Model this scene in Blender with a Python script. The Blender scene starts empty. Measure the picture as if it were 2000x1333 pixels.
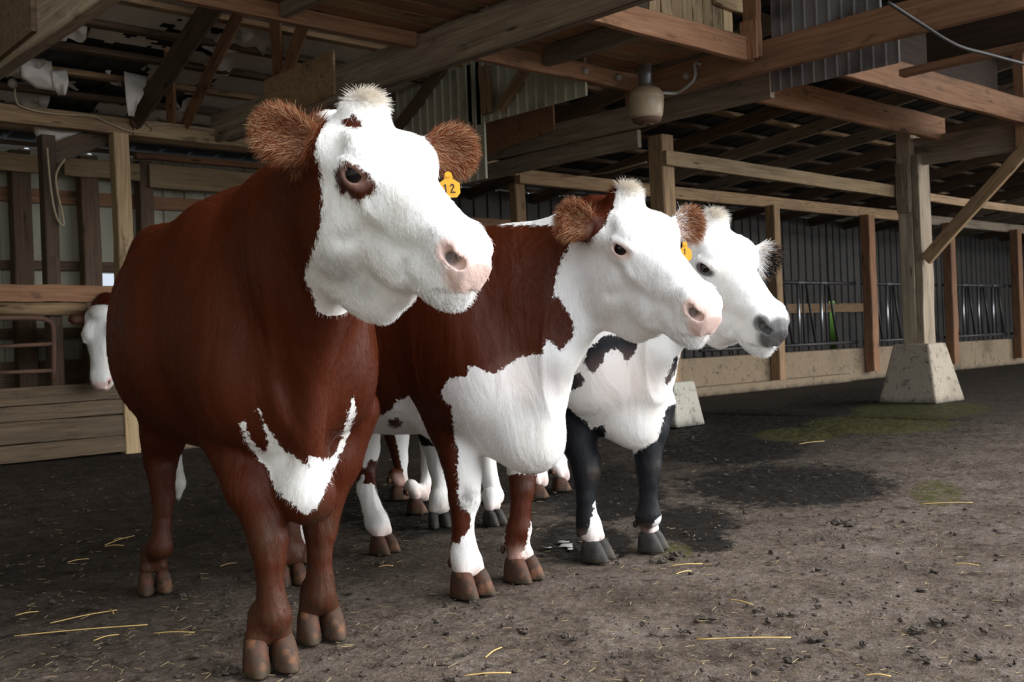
import bpy, bmesh, math, random
import numpy as np
from mathutils import Vector, Matrix
random.seed(7); RNG = np.random.default_rng(11)
SC = bpy.context.scene
COL = SC.collection
# ------------------------------------------------------------------ camera
F_PX, CAM_Z, ROLL, TH = 2100.0, 0.82, 0.0375, math.radians(47.6)
FW = np.array([math.cos(TH), math.sin(TH), 0.0]); RT = np.array([math.sin(TH), -math.cos(TH), 0.0]); UP = np.array([0, 0, 1.0])
CAM = np.array([0, 0, CAM_Z])
cam_data = bpy.data.cameras.new('camera'); cam = bpy.data.objects.new('camera', cam_data); COL.objects.link(cam)
cam_data.sensor_width = 36.0; cam_data.lens = 36.0 * F_PX / 2000.0; cam_data.clip_start = 0.05; cam_data.clip_end = 300
_r = RT * math.cos(ROLL) - UP * math.sin(ROLL); _u = UP * math.cos(ROLL) + RT * math.sin(ROLL)
# image right in the world is RT rotated by the camera's roll
cam.matrix_world = Matrix(((_r[0], _u[0], -FW[0], 0), (_r[1], _u[1], -FW[1], 0), (_r[2], _u[2], -FW[2], CAM_Z), (0, 0, 0, 1)))
cam_data.dof.use_dof = True; cam_data.dof.focus_distance = 2.9; cam_data.dof.aperture_fstop = 9.0
SC.camera = cam
# ------------------------------------------------------------------ sky (the open front side of the barn lets it in)
W = bpy.data.worlds.new('sky'); SC.world = W; W.use_nodes = True
wn, wl = W.node_tree.nodes, W.node_tree.links
wn.clear()
w_out = wn.new('ShaderNodeOutputWorld'); w_bg = wn.new('ShaderNodeBackground'); w_tc = wn.new('ShaderNodeTexCoord')
w_dot = wn.new('ShaderNodeVectorMath'); w_dot.operation = 'DOT_PRODUCT'
KEY = Vector((0.66, -0.60, 0.50)).normalized(); w_dot.inputs[1].default_value = KEY
w_ramp = wn.new('ShaderNodeValToRGB')
w_map = wn.new('ShaderNodeMapRange'); w_map.inputs['From Min'].default_value = -1; w_map.inputs['From Max'].default_value = 1
wl.new(w_tc.outputs['Generated'], w_dot.inputs[0]); wl.new(w_dot.outputs['Value'], w_map.inputs['Value']); wl.new(w_map.outputs['Result'], w_ramp.inputs['Fac'])
_e = w_ramp.color_ramp.elements
_e[0].position = 0.0; _e[0].color = (0.11, 0.115, 0.12, 1)
_e[1].position = 1.0; _e[1].color = (0.80, 0.79, 0.775, 1)
for pos, c in ((0.23, (0.11, 0.115, 0.12, 1)), (0.32, (0.055, 0.061, 0.070, 1)), (0.5, (0.096, 0.106, 0.120, 1)), (0.74, (0.168, 0.180, 0.198, 1)), (0.89, (0.37, 0.38, 0.395, 1))):
    el = _e.new(pos); el.color = c
wl.new(w_ramp.outputs['Color'], w_bg.inputs['Color']); w_bg.inputs['Strength'].default_value = 10.0
wl.new(w_bg.outputs['Background'], w_out.inputs['Surface'])
SC.view_settings.view_transform = 'Standard'; SC.view_settings.look = 'None'; SC.view_settings.gamma = 1.0
SC.view_settings.use_curve_mapping = False; SC.view_settings.exposure = 0.10
SC.cycles.use_denoising = True; SC.cycles.max_bounces = 6; SC.cycles.diffuse_bounces = 4; SC.cycles.glossy_bounces = 2
SC.cycles.sample_clamp_indirect = 6.0

# ------------------------------------------------------------------ measuring helpers
def ray(x, y):
    dx, dy = x - 1000.0, y - 666.5
    xr = dx * math.cos(ROLL) - dy * math.sin(ROLL); yr = dx * math.sin(ROLL) + dy * math.cos(ROLL)
    return FW + RT * xr / F_PX - UP * yr / F_PX
def atD(x, y, d): return CAM + ray(x, y) * d
def atZ(x, y, z=0.0): r = ray(x, y); return CAM + r * (z - CAM_Z) / r[2]
def atY(x, y, v): r = ray(x, y); return CAM + r * v / r[1]
def atX(x, y, v): r = ray(x, y); return CAM + r * v / r[0]
def depth_of(p): return float((np.asarray(p) - CAM) @ FW)
def to_view(P):
    q = P - CAM; d = q @ FW; xr = q @ RT / d * F_PX; yr = -q @ UP / d * F_PX
    return np.stack([xr * math.cos(ROLL) + yr * math.sin(ROLL) + 1000, -xr * math.sin(ROLL) + yr * math.cos(ROLL) + 666.5], 1), d

# ------------------------------------------------------------------ objects
def tag(o, label=None, cat=None, group=None, kind=None):
    if label: o['label'] = label
    if cat: o['category'] = cat
    if group: o['group'] = group
    if kind: o['kind'] = kind
    return o
def empty(name, loc):
    o = bpy.data.objects.new(name, None); COL.objects.link(o); o.location = loc; o.empty_display_size = 0.1
    return o
def link_mesh(name, verts, faces, mat, parent=None, smooth=False, origin=None):
    """verts in world coordinates; a part keeps its parent's origin, a thing gets the foot of its bounding box"""
    v = np.asarray(verts, float)
    if origin is None:
        if parent is not None: origin = WORLD_LOC[parent.name]
        else: lo, hi = v.min(0), v.max(0); origin = ((lo[0] + hi[0]) / 2, (lo[1] + hi[1]) / 2, lo[2])
    org = np.asarray(origin, float)
    me = bpy.data.meshes.new(name); me.from_pydata((v - org).tolist(), [], [tuple(int(i) for i in f) for f in faces]); me.update()
    if smooth: me.polygons.foreach_set('use_smooth', [True] * len(me.polygons))
    o = bpy.data.objects.new(name, me); COL.objects.link(o)
    if mat: me.materials.append(mat)
    if parent is not None: o.parent = parent; o.location = org - np.array(WORLD_LOC[parent.name])
    else: o.location = org
    WORLD_LOC[o.name] = tuple(org)
    return o
WORLD_LOC = {}
def root(name, loc, label, cat, group=None):
    o = empty(name, tuple(loc)); WORLD_LOC[o.name] = tuple(loc); return tag(o, label, cat, group)

# ------------------------------------------------------------------ node helper
class NT:
    def __init__(s, name):
        s.m = bpy.data.materials.new(name); s.m.use_nodes = True; s.t = s.m.node_tree; s.n = s.t.nodes; s.l = s.t.links
        s.b = s.n['Principled BSDF']
    def node(s, typ, ins=None, **kw):
        n = s.n.new(typ)
        for k, v in kw.items(): setattr(n, k, v)
        for k, v in (ins or {}).items():
            if isinstance(v, bpy.types.NodeSocket): s.l.new(v, n.inputs[k])
            else: n.inputs[k].default_value = v
        return n
    def noise(s, scale, detail=4, vec=None, rough=0.55, dist=0.0, w=None):
        n = s.node('ShaderNodeTexNoise', {'Scale': scale, 'Detail': detail, 'Roughness': rough, 'Distortion': dist})
        if vec is not None: s.l.new(vec, n.inputs['Vector'])
        return n.outputs['Fac']
    def coord(s, which='Object', scale=(1, 1, 1), loc=(0, 0, 0)):
        c = s.node('ShaderNodeTexCoord'); m = s.node('ShaderNodeMapping', {'Vector': c.outputs[which], 'Scale': scale, 'Location': loc})
        return m.outputs['Vector']
    def ramp(s, fac, stops, interp='LINEAR'):
        r = s.node('ShaderNodeValToRGB', {'Fac': fac}); e = r.color_ramp.elements; r.color_ramp.interpolation = interp
        for i, (p, c) in enumerate(stops):
            el = e[i] if i < 2 else e.new(p)
            el.position = p; el.color = (*c, 1) if len(c) == 3 else c
        return r.outputs['Color']
    def mix(s, fac, a, b, mode='MIX'):
        n = s.node('ShaderNodeMix', data_type='RGBA', blend_type=mode)
        for i, v in ((0, fac), (6, a), (7, b)):
            if isinstance(v, bpy.types.NodeSocket): s.l.new(v, n.inputs[i])
            else: n.inputs[i].default_value = v if i == 0 else ((*v, 1) if len(v) == 3 else v)
        return n.outputs[2]
    def math(s, op, a, b=0.0, clamp=False):
        n = s.node('ShaderNodeMath', operation=op); n.use_clamp = clamp
        for i, v in ((0, a), (1, b)):
            if isinstance(v, bpy.types.NodeSocket): s.l.new(v, n.inputs[i])
            else: n.inputs[i].default_value = v
        return n.outputs[0]
    def step(s, v, lo, hi):
        n = s.node('ShaderNodeMapRange', {'Value': v, 'From Min': lo, 'From Max': hi}, interpolation_type='SMOOTHSTEP'); return n.outputs['Result']
    def attr(s, name, out='Fac'): return s.node('ShaderNodeAttribute', attribute_name=name).outputs[out]
    def bump(s, h, strength=0.3, dist=0.01, nrm=None):
        n = s.node('ShaderNodeBump', {'Height': h, 'Strength': strength, 'Distance': dist})
        if nrm is not None: s.l.new(nrm, n.inputs['Normal'])
        return n.outputs['Normal']
    def done(s, color=None, rough=0.6, normal=None, spec=None, metal=None, **kw):
        def put(k, v):
            if v is None: return
            if isinstance(v, bpy.types.NodeSocket): s.l.new(v, s.b.inputs[k])
            else: s.b.inputs[k].default_value = (*v, 1) if isinstance(v, tuple) and len(v) == 3 and k == 'Base Color' else v
        put('Base Color', color); put('Roughness', rough); put('Normal', normal); put('Specular IOR Level', spec); put('Metallic', metal)
        for k, v in kw.items(): put(k.replace('_', ' '), v)
        return s.m
# ------------------------------------------------------------------ implicit surfaces: bodies are grown as ONE smooth skin
def unit(v): v = np.asarray(v, float); return v / (np.linalg.norm(v) + 1e-12)
def frame_yaw(yaw, pitch=0.0, roll=0.0):
    cy, sy, cp, sp, cr, sr = math.cos(yaw), math.sin(yaw), math.cos(pitch), math.sin(pitch), math.cos(roll), math.sin(roll)
    return (np.array([[cy, -sy, 0], [sy, cy, 0], [0, 0, 1]]) @ np.array([[cp, 0, sp], [0, 1, 0], [-sp, 0, cp]]) @ np.array([[1, 0, 0], [0, cr, -sr], [0, sr, cr]]))
class Frame:
    def __init__(s, o, R): s.o = np.asarray(o, float); s.R = R
    def w(s, *p): return s.o + s.R @ np.asarray(p, float)
    def d(s, *p): return s.R @ np.asarray(p, float)
    def l(s, P): return (np.asarray(P) - s.o) @ s.R
class Skin:
    """a list of blended solids, polygonised by surface nets on a grid that is finer where asked"""
    def __init__(s): s.p = []
    def add(s, fn, lo, hi, k=0.03, op='u'): s.p.append((fn, np.asarray(lo, float), np.asarray(hi, float), k, op))
    def ell(s, c, r, R=None, k=0.03, op='u'):
        c = np.asarray(c, float); r = np.asarray(r, float); R = np.eye(3) if R is None else R
        ext = np.sqrt(((R * r) ** 2).sum(1)) + k + 0.03
        def fn(P, c=c.astype(np.float32), r=r.astype(np.float32), R=R.astype(np.float32)):
            q = (P - c) @ R; k0 = np.sqrt(((q / r) ** 2).sum(-1)); k1 = np.sqrt(((q / (r * r)) ** 2).sum(-1)) + 1e-6
            return np.where(k0 < 1e-3, -r.min(), k0 * (k0 - 1) / k1)
        s.add(fn, c - ext, c + ext, k, op)
    def sup(s, c, r, R, k=0.003, p=3.0, op='u'):
        c = np.asarray(c, float); r = np.asarray(r, float); ext = np.sqrt(((R * r) ** 2).sum(1)) * 1.4 + k + 0.02
        def fn(P, c=c.astype(np.float32), r=r.astype(np.float32), R=R.astype(np.float32)):
            q = np.abs((P - c) @ R) / r; return ((q ** p).sum(-1) ** (1 / p) - 1) * r.min()
        s.add(fn, c - ext, c + ext, k, op)
    def cap(s, a, b, ra, rb, k=0.03, op='u'):
        a = np.asarray(a, float); b = np.asarray(b, float); m = max(ra, rb) + k + 0.03
        def fn(P, a=a.astype(np.float32), b=b.astype(np.float32)):
            ab = b - a; t = np.clip(((P - a) @ ab) / (ab @ ab + 1e-9), 0, 1)
            return np.linalg.norm(P - (a + t[..., None] * ab), axis=-1) - (ra + (rb - ra) * t)
        s.add(fn, np.minimum(a, b) - m, np.maximum(a, b) + m, k, op)
    def chain(s, pts, k=0.03):
        for (a, ra), (b, rb) in zip(pts[:-1], pts[1:]): s.cap(a, b, ra, rb, k)
    def ecap(s, a, b, ra, rb, lat, k=0.05):
        """tapered capsule of elliptic section: ra, rb = (half width, half depth); lat = widthwise direction"""
        a = np.asarray(a, float); b = np.asarray(b, float); ax = unit(b - a); lat = unit(lat - ax * (ax @ lat)); dor = np.cross(ax, lat)
        m = max(*ra, *rb) + k + 0.03
        def fn(P, a=a.astype(np.float32), b=b.astype(np.float32)):
            ab = b - a; t = np.clip(((P - a) @ ab) / (ab @ ab + 1e-9), 0, 1); q = P - (a + t[..., None] * ab)
            rl = ra[0] + (rb[0] - ra[0]) * t; rd = ra[1] + (rb[1] - ra[1]) * t
            x = q @ ax.astype(np.float32); y = q @ lat.astype(np.float32); z = q @ dor.astype(np.float32)
            mn = np.minimum(rl, rd)
            k0 = np.sqrt((y / rl) ** 2 + (z / rd) ** 2 + (x / mn) ** 2); k1 = np.sqrt((y / rl ** 2) ** 2 + (z / rd ** 2) ** 2 + (x / mn ** 2) ** 2) + 1e-6
            return np.where(k0 < 1e-3, -mn, k0 * (k0 - 1) / k1)
        s.add(fn, np.minimum(a, b) - m, np.maximum(a, b) + m, k)
    def loft(s, fr, xs, top, bot, hw, n=2.3, zc=0.5, k=0.04):
        """a body swept along the frame's x axis through sections (top, bottom, half width); zc = height of the widest point"""
        xs = np.asarray(xs, float); X = np.linspace(xs[0], xs[-1], 160)
        def sm(v):
            y = np.interp(X, xs, v); return np.convolve(np.pad(y, 5, 'edge'), np.ones(11) / 11, 'valid')
        T, B, H = sm(top), sm(bot), sm(hw)
        corners = np.array([fr.w(x, y, z) for x in (xs[0], xs[-1]) for y in (-max(hw), max(hw)) for z in (min(bot), max(top))])
        def fn(P):
            q = (P - fr.o.astype(np.float32)) @ fr.R.astype(np.float32); x = np.clip(q[..., 0], xs[0], xs[-1])
            t = np.interp(x, X, T); b = np.interp(x, X, B); h = np.interp(x, X, H) + 1e-4
            c = b + (t - b) * zc; z = q[..., 2] - c; v = np.where(z > 0, t - c, c - b) + 1e-4
            rad = ((np.abs(q[..., 1]) / h) ** n + (np.abs(z) / v) ** n) ** (1 / n)
            d = (rad - 1) * np.minimum(h, v) * 0.9
            return np.maximum(d, np.maximum(q[..., 0] - xs[-1], xs[0] - q[..., 0]))
        s.add(fn, corners.min(0) - k - 0.03, corners.max(0) + k + 0.03, k)
    def mesh(s, lo, hi, step, fine=None, fstep=0.005, smooth=2):
        ax = []
        for i in range(3):
            if fine is None: ax.append(np.arange(lo[i], hi[i] + step, step)); continue
            a, b = max(fine[0][i], lo[i]), min(fine[1][i], hi[i])
            ax.append(np.concatenate([np.arange(a - step, lo[i] - step, -step)[::-1], np.arange(a, b, fstep), np.arange(b, hi[i] + step, step)]))
        F = np.full([len(a) for a in ax], 0.3, np.float32)
        for fn, l, h, k, op in s.p:
            ii = [(max(int(np.searchsorted(ax[d], l[d])) - 1, 0), min(int(np.searchsorted(ax[d], h[d])) + 1, len(ax[d]))) for d in range(3)]
            if any(b - a < 1 for a, b in ii): continue
            sl = tuple(slice(a, b) for a, b in ii)
            P = np.stack(np.meshgrid(*[ax[d][sl[d]] for d in range(3)], indexing='ij'), -1).astype(np.float32)
            d = fn(P).astype(np.float32); f = F[sl]
            if op == 'u': hh = np.maximum(k - np.abs(f - d), 0) / k; F[sl] = np.minimum(f, d) - hh * hh * k * 0.25
            else: d = -d; hh = np.maximum(k - np.abs(f - d), 0) / k; F[sl] = np.maximum(f, d) + hh * hh * k * 0.25
        return surface_nets(F, ax, smooth)
def surface_nets(F, ax, smooth=2):
    S = F < 0; nx, ny, nz = F.shape
    cnt = np.zeros((nx - 1, ny - 1, nz - 1), np.uint8)
    offs = [(a, b, c) for a in (0, 1) for b in (0, 1) for c in (0, 1)]
    for a, b, c in offs: cnt += S[a:nx - 1 + a, b:ny - 1 + b, c:nz - 1 + c]
    act = np.argwhere((cnt > 0) & (cnt < 8)); N = len(act)
    idx = np.full((nx - 1, ny - 1, nz - 1), -1, np.int32); idx[tuple(act.T)] = np.arange(N)
    vals = {o: F[act[:, 0] + o[0], act[:, 1] + o[1], act[:, 2] + o[2]] for o in offs}
    A = [np.asarray(a) for a in ax]
    pos = {o: np.stack([A[d][act[:, d] + o[d]] for d in range(3)], 1) for o in offs}
    acc = np.zeros((N, 3)); num = np.zeros(N)
    for o in offs:
        for d in range(3):
            if o[d]: continue
            q = list(o); q[d] = 1; q = tuple(q)
            f0, f1 = vals[o], vals[q]; m = (f0 < 0) != (f1 < 0)
            t = np.where(m, f0 / np.where(m, f0 - f1, 1), 0)
            acc += np.where(m[:, None], pos[o] + (pos[q] - pos[o]) * t[:, None], 0); num += m
    V = acc / num[:, None]
    faces = []
    for d in range(3):
        e, g = [(1, 2), (2, 0), (0, 1)][d]
        a = [slice(1, -1)] * 3; a[d] = slice(0, -1); b = list(a); b[d] = slice(1, None)
        s0, s1 = S[tuple(a)], S[tuple(b)]; ed = np.argwhere(s0 != s1)
        if not len(ed): continue
        flip = s0[tuple(ed.T)]; base = ed + 1; base[:, d] -= 1
        def cell(de, dg): c = base.copy(); c[:, e] += de; c[:, g] += dg; return idx[tuple(c.T)]
        q = np.stack([cell(-1, -1), cell(0, -1), cell(0, 0), cell(-1, 0)], 1)
        q[~flip] = q[~flip][:, ::-1]; faces.append(q[(q >= 0).all(1)])
    Q = np.concatenate(faces)
    for _ in range(smooth):
        acc = np.zeros((N, 3)); num = np.zeros(N)
        for i in range(4):
            np.add.at(acc, Q[:, i], V[Q[:, (i + 1) % 4]]); np.add.at(num, Q[:, i], 1)
        V = V * 0.5 + 0.5 * acc / np.maximum(num, 1)[:, None]
    return V, Q
def vnormals(V, Q):
    n = np.cross(V[Q[:, 2]] - V[Q[:, 0]], V[Q[:, 3]] - V[Q[:, 1]]); acc = np.zeros_like(V)
    for i in range(4): np.add.at(acc, Q[:, i], n)
    return acc / (np.linalg.norm(acc, axis=1, keepdims=True) + 1e-12)
def poly_sd(P, poly):
    """signed distance (positive inside) of 2D points to a polygon"""
    poly = np.asarray(poly, float); d = np.full(len(P), 1e9); ins = np.zeros(len(P), bool)
    for a, b in zip(poly, np.roll(poly, -1, 0)):
        e = b - a; w = P - a; t = np.clip((w @ e) / (e @ e + 1e-9), 0, 1); d = np.minimum(d, ((w - t[:, None] * e) ** 2).sum(1))
        c = ((a[1] > P[:, 1]) != (b[1] > P[:, 1])) & (P[:, 0] < (b[0] - a[0]) * (P[:, 1] - a[1]) / (b[1] - a[1] + 1e-12) + a[0]); ins ^= c
    d = np.sqrt(d); return np.where(ins, d, -d)
def ball(t, c, r):  # soft 0..1 spot
    q = np.linalg.norm((t - np.asarray(c)) / np.asarray(r), axis=1); return np.clip(1.6 - 1.6 * q, 0, 1)
# ------------------------------------------------------------------ cattle
def hide_material(name, coat, coat2, white=(0.88, 0.87, 0.85), rough=0.5, spec=0.35):
    s = NT(name); oc = s.coord('Object')
    wn_ = s.noise(70, 3, oc); edge = s.math('ADD', s.attr('white'), s.math('MULTIPLY', s.math('SUBTRACT', wn_, 0.5), 0.030))
    f = s.step(edge, -0.003, 0.003)
    base = s.mix(s.noise(6, 4, oc), coat, coat2)
    st = s.noise(1.0, 4, s.coord('Object', (140, 140, 22)))
    base = s.mix(s.math('MULTIPLY', st, 0.45), base, s.mix(0.5, coat, (0.0, 0.0, 0.0)))
    wht = s.mix(s.step(s.noise(9, 4, oc), 0.45, 0.8), white, (0.84, 0.81, 0.75))
    c = s.mix(f, base, wht)
    c = s.mix(s.attr('pink'), c, (0.82, 0.52, 0.44))
    c = s.mix(s.math('MULTIPLY', s.attr('black'), 1.0), c, (0.014, 0.013, 0.014))
    dn = s.step(s.noise(28, 5, oc), 0.35, 0.62)
    c = s.mix(s.math('MULTIPLY', s.attr('dirt'), s.math('ADD', s.math('MULTIPLY', dn, 0.75), 0.25)), c, (0.055, 0.038, 0.024))
    h = s.math('ADD', s.noise(1.0, 3, s.coord('Object', (420, 420, 60))), s.math('MULTIPLY', s.noise(9, 3, oc), 1.2)); h2 = s.noise(1.0, 3, s.coord('Object', (9, 9, 2.6)), .5, .8)
    return s.done(c, rough, s.bump(h2, 0.35, 0.05, s.bump(h, 0.25, 0.006)), spec)
def hair_material():
    s = NT('hair'); c = s.attr('hair_color', 'Color')
    return s.done(c, 0.6, None, 0.06)
def plain(name, col, rough=0.6, bump=None, var=0.25, spec=None, metal=None):
    s = NT(name); oc = s.coord('Object'); c = s.mix(s.noise(12, 4, oc), tuple(x * (1 - var) for x in col), tuple(min(1, x * (1 + var)) for x in col))
    return s.done(c, rough, s.bump(s.noise(bump[0], 5, oc), bump[1], bump[2]) if bump else None, spec, metal)
def hoof_material(name, a, b, c):
    s = NT(name); oc = s.coord('Object'); col = s.ramp(s.noise(14, 5, oc), [(0.35, a), (0.52, b), (0.68, c)])
    g = s.node('ShaderNodeSeparateXYZ', {'Vector': oc}).outputs['Z']
    mud = s.step(s.math('ADD', g, s.math('MULTIPLY', s.noise(40, 4, oc), 0.05)), 0.062, 0.02)
    col = s.mix(s.math('MULTIPLY', mud, 0.8), col, (0.035, 0.030, 0.016))
    h = s.math('ADD', s.noise(30, 5, oc), s.math('MULTIPLY', s.noise(1.0, 2, s.coord('Object', (6, 6, 110))), 0.35))
    return s.done(col, 0.62, s.bump(h, 0.5, 0.006), .2)
M_HAIR = hair_material()
M_RED = hide_material('red_hide', (0.056, 0.0105, 0.0032), (0.082, 0.0165, 0.0050), rough=.42, spec=.18)
M_BLACK = hide_material('black_hide', (0.010, 0.011, 0.013), (0.016, 0.018, 0.024), rough=0.45, spec=.16)
M_HOOF_RED = hoof_material('hoof_horn', (0.095, 0.036, 0.020), (0.050, 0.032, 0.022), (0.20, 0.085, 0.042))
M_HOOF_BLACK = hoof_material('black_hoof_horn', (0.030, 0.028, 0.028), (0.05, 0.045, 0.042), (0.07, 0.06, 0.045))
def eye_material():
    s = NT('eyeball'); oc = s.node('ShaderNodeTexCoord').outputs['Object']
    d = s.math('SUBTRACT', 1.0, s.node('ShaderNodeVectorMath', {0: s.node('ShaderNodeVectorMath', {0: oc}, operation='NORMALIZE').outputs[0], 1: (1, 0, 0)}, operation='DOT_PRODUCT').outputs['Value'])
    c = s.ramp(d, [(0.0, (0.003, 0.003, 0.005)), (0.10, (0.004, 0.004, 0.007)), (0.20, (0.025, 0.012, 0.008)), (0.30, (0.02, 0.01, 0.008)), (0.36, (0.45, 0.30, 0.27)), (1.0, (0.55, 0.38, 0.34))])
    return s.done(c, 0.05, None, 0.4)
M_EYE = eye_material()
def tag_material():
    s = NT('yellow_tag'); oc = s.coord('Object'); return s.done(s.mix(s.noise(60, 4, oc), (0.80, 0.42, 0.015), (0.72, 0.33, 0.02)), 0.4)
M_TAG = tag_material(); M_INK = plain('marker_ink', (0.02, 0.018, 0.016), 0.6); M_LASH = plain('eyelash', (0.02, 0.012, 0.01), 0.6)

HEAD = dict(
    xs=[-.10, -.05, .00, .05, .11, .17, .23, .30, .37, .43, .48, .515, .540],
    top=[-.03, .020, .036, .038, .030, .018, .004, -.010, -.022, -.030, -.040, -.056, -.090],
    bot=[-.16, -.22, -.28, -.325, -.352, -.350, -.318, -.280, -.250, -.230, -.214, -.195, -.155],
    hw=[.07, .095, .108, .115, .118, .112, .099, .083, .073, .068, .066, .058, .034])

def curves_object(name, roots, tips_fn, parent, n_pts, radius, colors, mat):
    """strands as real hair curves; tips_fn(i array, t) -> positions at parameter t"""
    N = len(roots); hc = bpy.data.hair_curves.new(name); hc.add_curves([n_pts] * N)
    P = np.zeros((N, n_pts, 3), np.float32)
    for j in range(n_pts): P[:, j] = tips_fn(j / (n_pts - 1))
    org = np.array(WORLD_LOC[parent.name]); hc.attributes['position'].data.foreach_set('vector', (P - org).astype(np.float32).ravel())
    ra = hc.attributes.new('radius', 'FLOAT', 'POINT'); prof = np.linspace(1.0, 0.25, n_pts)
    ra.data.foreach_set('value', (np.asarray(radius).reshape(-1, 1) * prof * np.ones((N, 1))).astype(np.float32).ravel())
    ca = hc.attributes.new('hair_color', 'FLOAT_COLOR', 'CURVE'); ca.data.foreach_set('color', np.concatenate([colors, np.ones((N, 1))], 1).astype(np.float32).ravel())
    hc.materials.append(mat); o = bpy.data.objects.new(name, hc); COL.objects.link(o); o.parent = parent; WORLD_LOC[o.name] = tuple(org)
    return o
def sample_surface(V, Q, weight, n, rng):
    a = np.linalg.norm(np.cross(V[Q[:, 2]] - V[Q[:, 0]], V[Q[:, 3]] - V[Q[:, 1]]), axis=1) * 0.5 * weight[Q].mean(1)
    f = rng.choice(len(Q), n, p=a / a.sum()); u, v = rng.random(n), rng.random(n)
    w = np.stack([(1 - u) * (1 - v), u * (1 - v), u * v, (1 - u) * v], 1)
    return f, w
def hoof_mesh(c, yaw, w, mat, parent, splay=0.10, length=1.0):
    """one cloven hoof: two claws with rounded toes, flat soles and a cleft, and two dew claws behind"""
    sk = Skin(); fr = Frame((c[0], c[1], 0), frame_yaw(yaw)); k = w / 0.13
    for sd in (-1, 1):
        R = frame_yaw(yaw + sd * splay)
        f2 = Frame(fr.w(0.004, sd * 0.034 * k, 0), R)
        def claw(P, o=f2.o.astype(np.float32), RR=R.astype(np.float32)):
            q = ((P - o) @ RR) / k; x, y, z = q[..., 0], q[..., 1], q[..., 2]; zc = np.clip(z, -.01, .1)
            xf = (.078 - .50 * zc) * length; xb = -.052 + .10 * zc; w = .0335 - .075 * zc + np.clip(x, -.05, 0) * .06 - np.clip(x - .03, 0, .1) * .25
            u = (x - (xf + xb) / 2) / ((xf - xb) / 2); v = y / w; s_ = (z - .034) / .064
            return ((np.abs(u) ** 2.8 + np.abs(v) ** 2.8 + np.abs(s_) ** 4.5) ** (1 / 2.8) - 1) * .028 * k
        sk.add(claw, f2.o - .14, f2.o + .14, .003)
        sk.ell(f2.w(-0.060 * k, 0, 0.105), (0.010, 0.010, 0.016), R, 0.003)
    sk.add(lambda P: P[..., 2] - 0.001, fr.o - 0.2, fr.o + np.array([.2, .2, 0.02]), 0.004, 's')
    V, Q = sk.mesh(fr.o + np.array([-.13, -.13, -.02]), fr.o + np.array([.13, .13, .15]), 0.0048, smooth=2)
    o = link_mesh('hoof', V, Q, mat, parent, True)
    # object coordinates start at the hoof's own place on the ground
    org = np.array([c[0], c[1], 0.0]); me = o.data; me.vertices.foreach_set('co', (V - org).ravel()); o.location = org - np.array(WORLD_LOC[parent.name]); WORLD_LOC[o.name] = tuple(org)
    return o
def leg_pts(spec):
    """(px, py, depth, radius px) down the leg -> world joints"""
    return [(atD(x, y, d), r * d / F_PX) for x, y, d, r in spec]
def tag_mesh(parent, top, fr_r, fr_d, nrm, w, h, digits):
    """a plastic ear tag: thin octagon-cornered plate with a neck and a button; the number is written by hand"""
    c = np.asarray(top, float); out = [(-.16, 0), (.16, 0), (.20, .25), (.5, .42), (.5, .82), (.32, 1.0), (-.32, 1.0), (-.5, .82), (-.5, .42), (-.20, .25)]
    V = [c + fr_r * a * w + fr_d * b * h + nrm * t for t in (-.0012, .0012) for a, b in out]; n = len(out)
    Fc = [tuple(range(n))[::-1], tuple(range(n, 2 * n))] + [(i, (i + 1) % n, n + (i + 1) % n, n + i) for i in range(n)]
    t = link_mesh('ear_tag', V, Fc, M_TAG, parent); t['label'] = 'yellow plastic ear tag'
    bv, bf = tube([c + nrm * -.006 + fr_d * .004, c + nrm * .006 + fr_d * .004], .007, 8); link_mesh('tag_button', bv, bf, M_TAG, t)
    for strokes in digits:
        pts = [c + fr_r * a * w + fr_d * b * h + nrm * .0022 for a, b in strokes]
        v, f = tube(pts, w * .032, 6); link_mesh('tag_number', v, f, M_INK, t)
    return t
def tube(pts, r, sides=8, r_end=None, cap=True):
    pts = np.asarray(pts, float); n = len(pts); V = []; Fs = []
    tan = np.gradient(pts, axis=0) if n > 2 else np.repeat((pts[1:] - pts[:1]), 2, 0)
    ref = np.array([0.31, 0.17, 0.93])
    for i in range(n):
        t = unit(tan[i]); ref = ref - t * (t @ ref)
        if np.linalg.norm(ref) < 1e-3: ref = np.cross(t, [1, 0, 0])
        a = unit(ref); b = np.cross(t, a); rr = (r[i] if hasattr(r, '__len__') else r) if r_end is None else r + (r_end - r) * i / (n - 1)
        for j in range(sides): th = 2 * math.pi * j / sides; V.append(pts[i] + (a * math.cos(th) + b * math.sin(th)) * rr)
    for i in range(n - 1):
        for j in range(sides): k = (j + 1) % sides; Fs.append((i * sides + j, i * sides + k, (i + 1) * sides + k, (i + 1) * sides + j))
    if cap: Fs.append(tuple(range(sides))[::-1]); Fs.append(tuple(range((n - 1) * sides, n * sides)))
    return V, Fs

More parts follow.
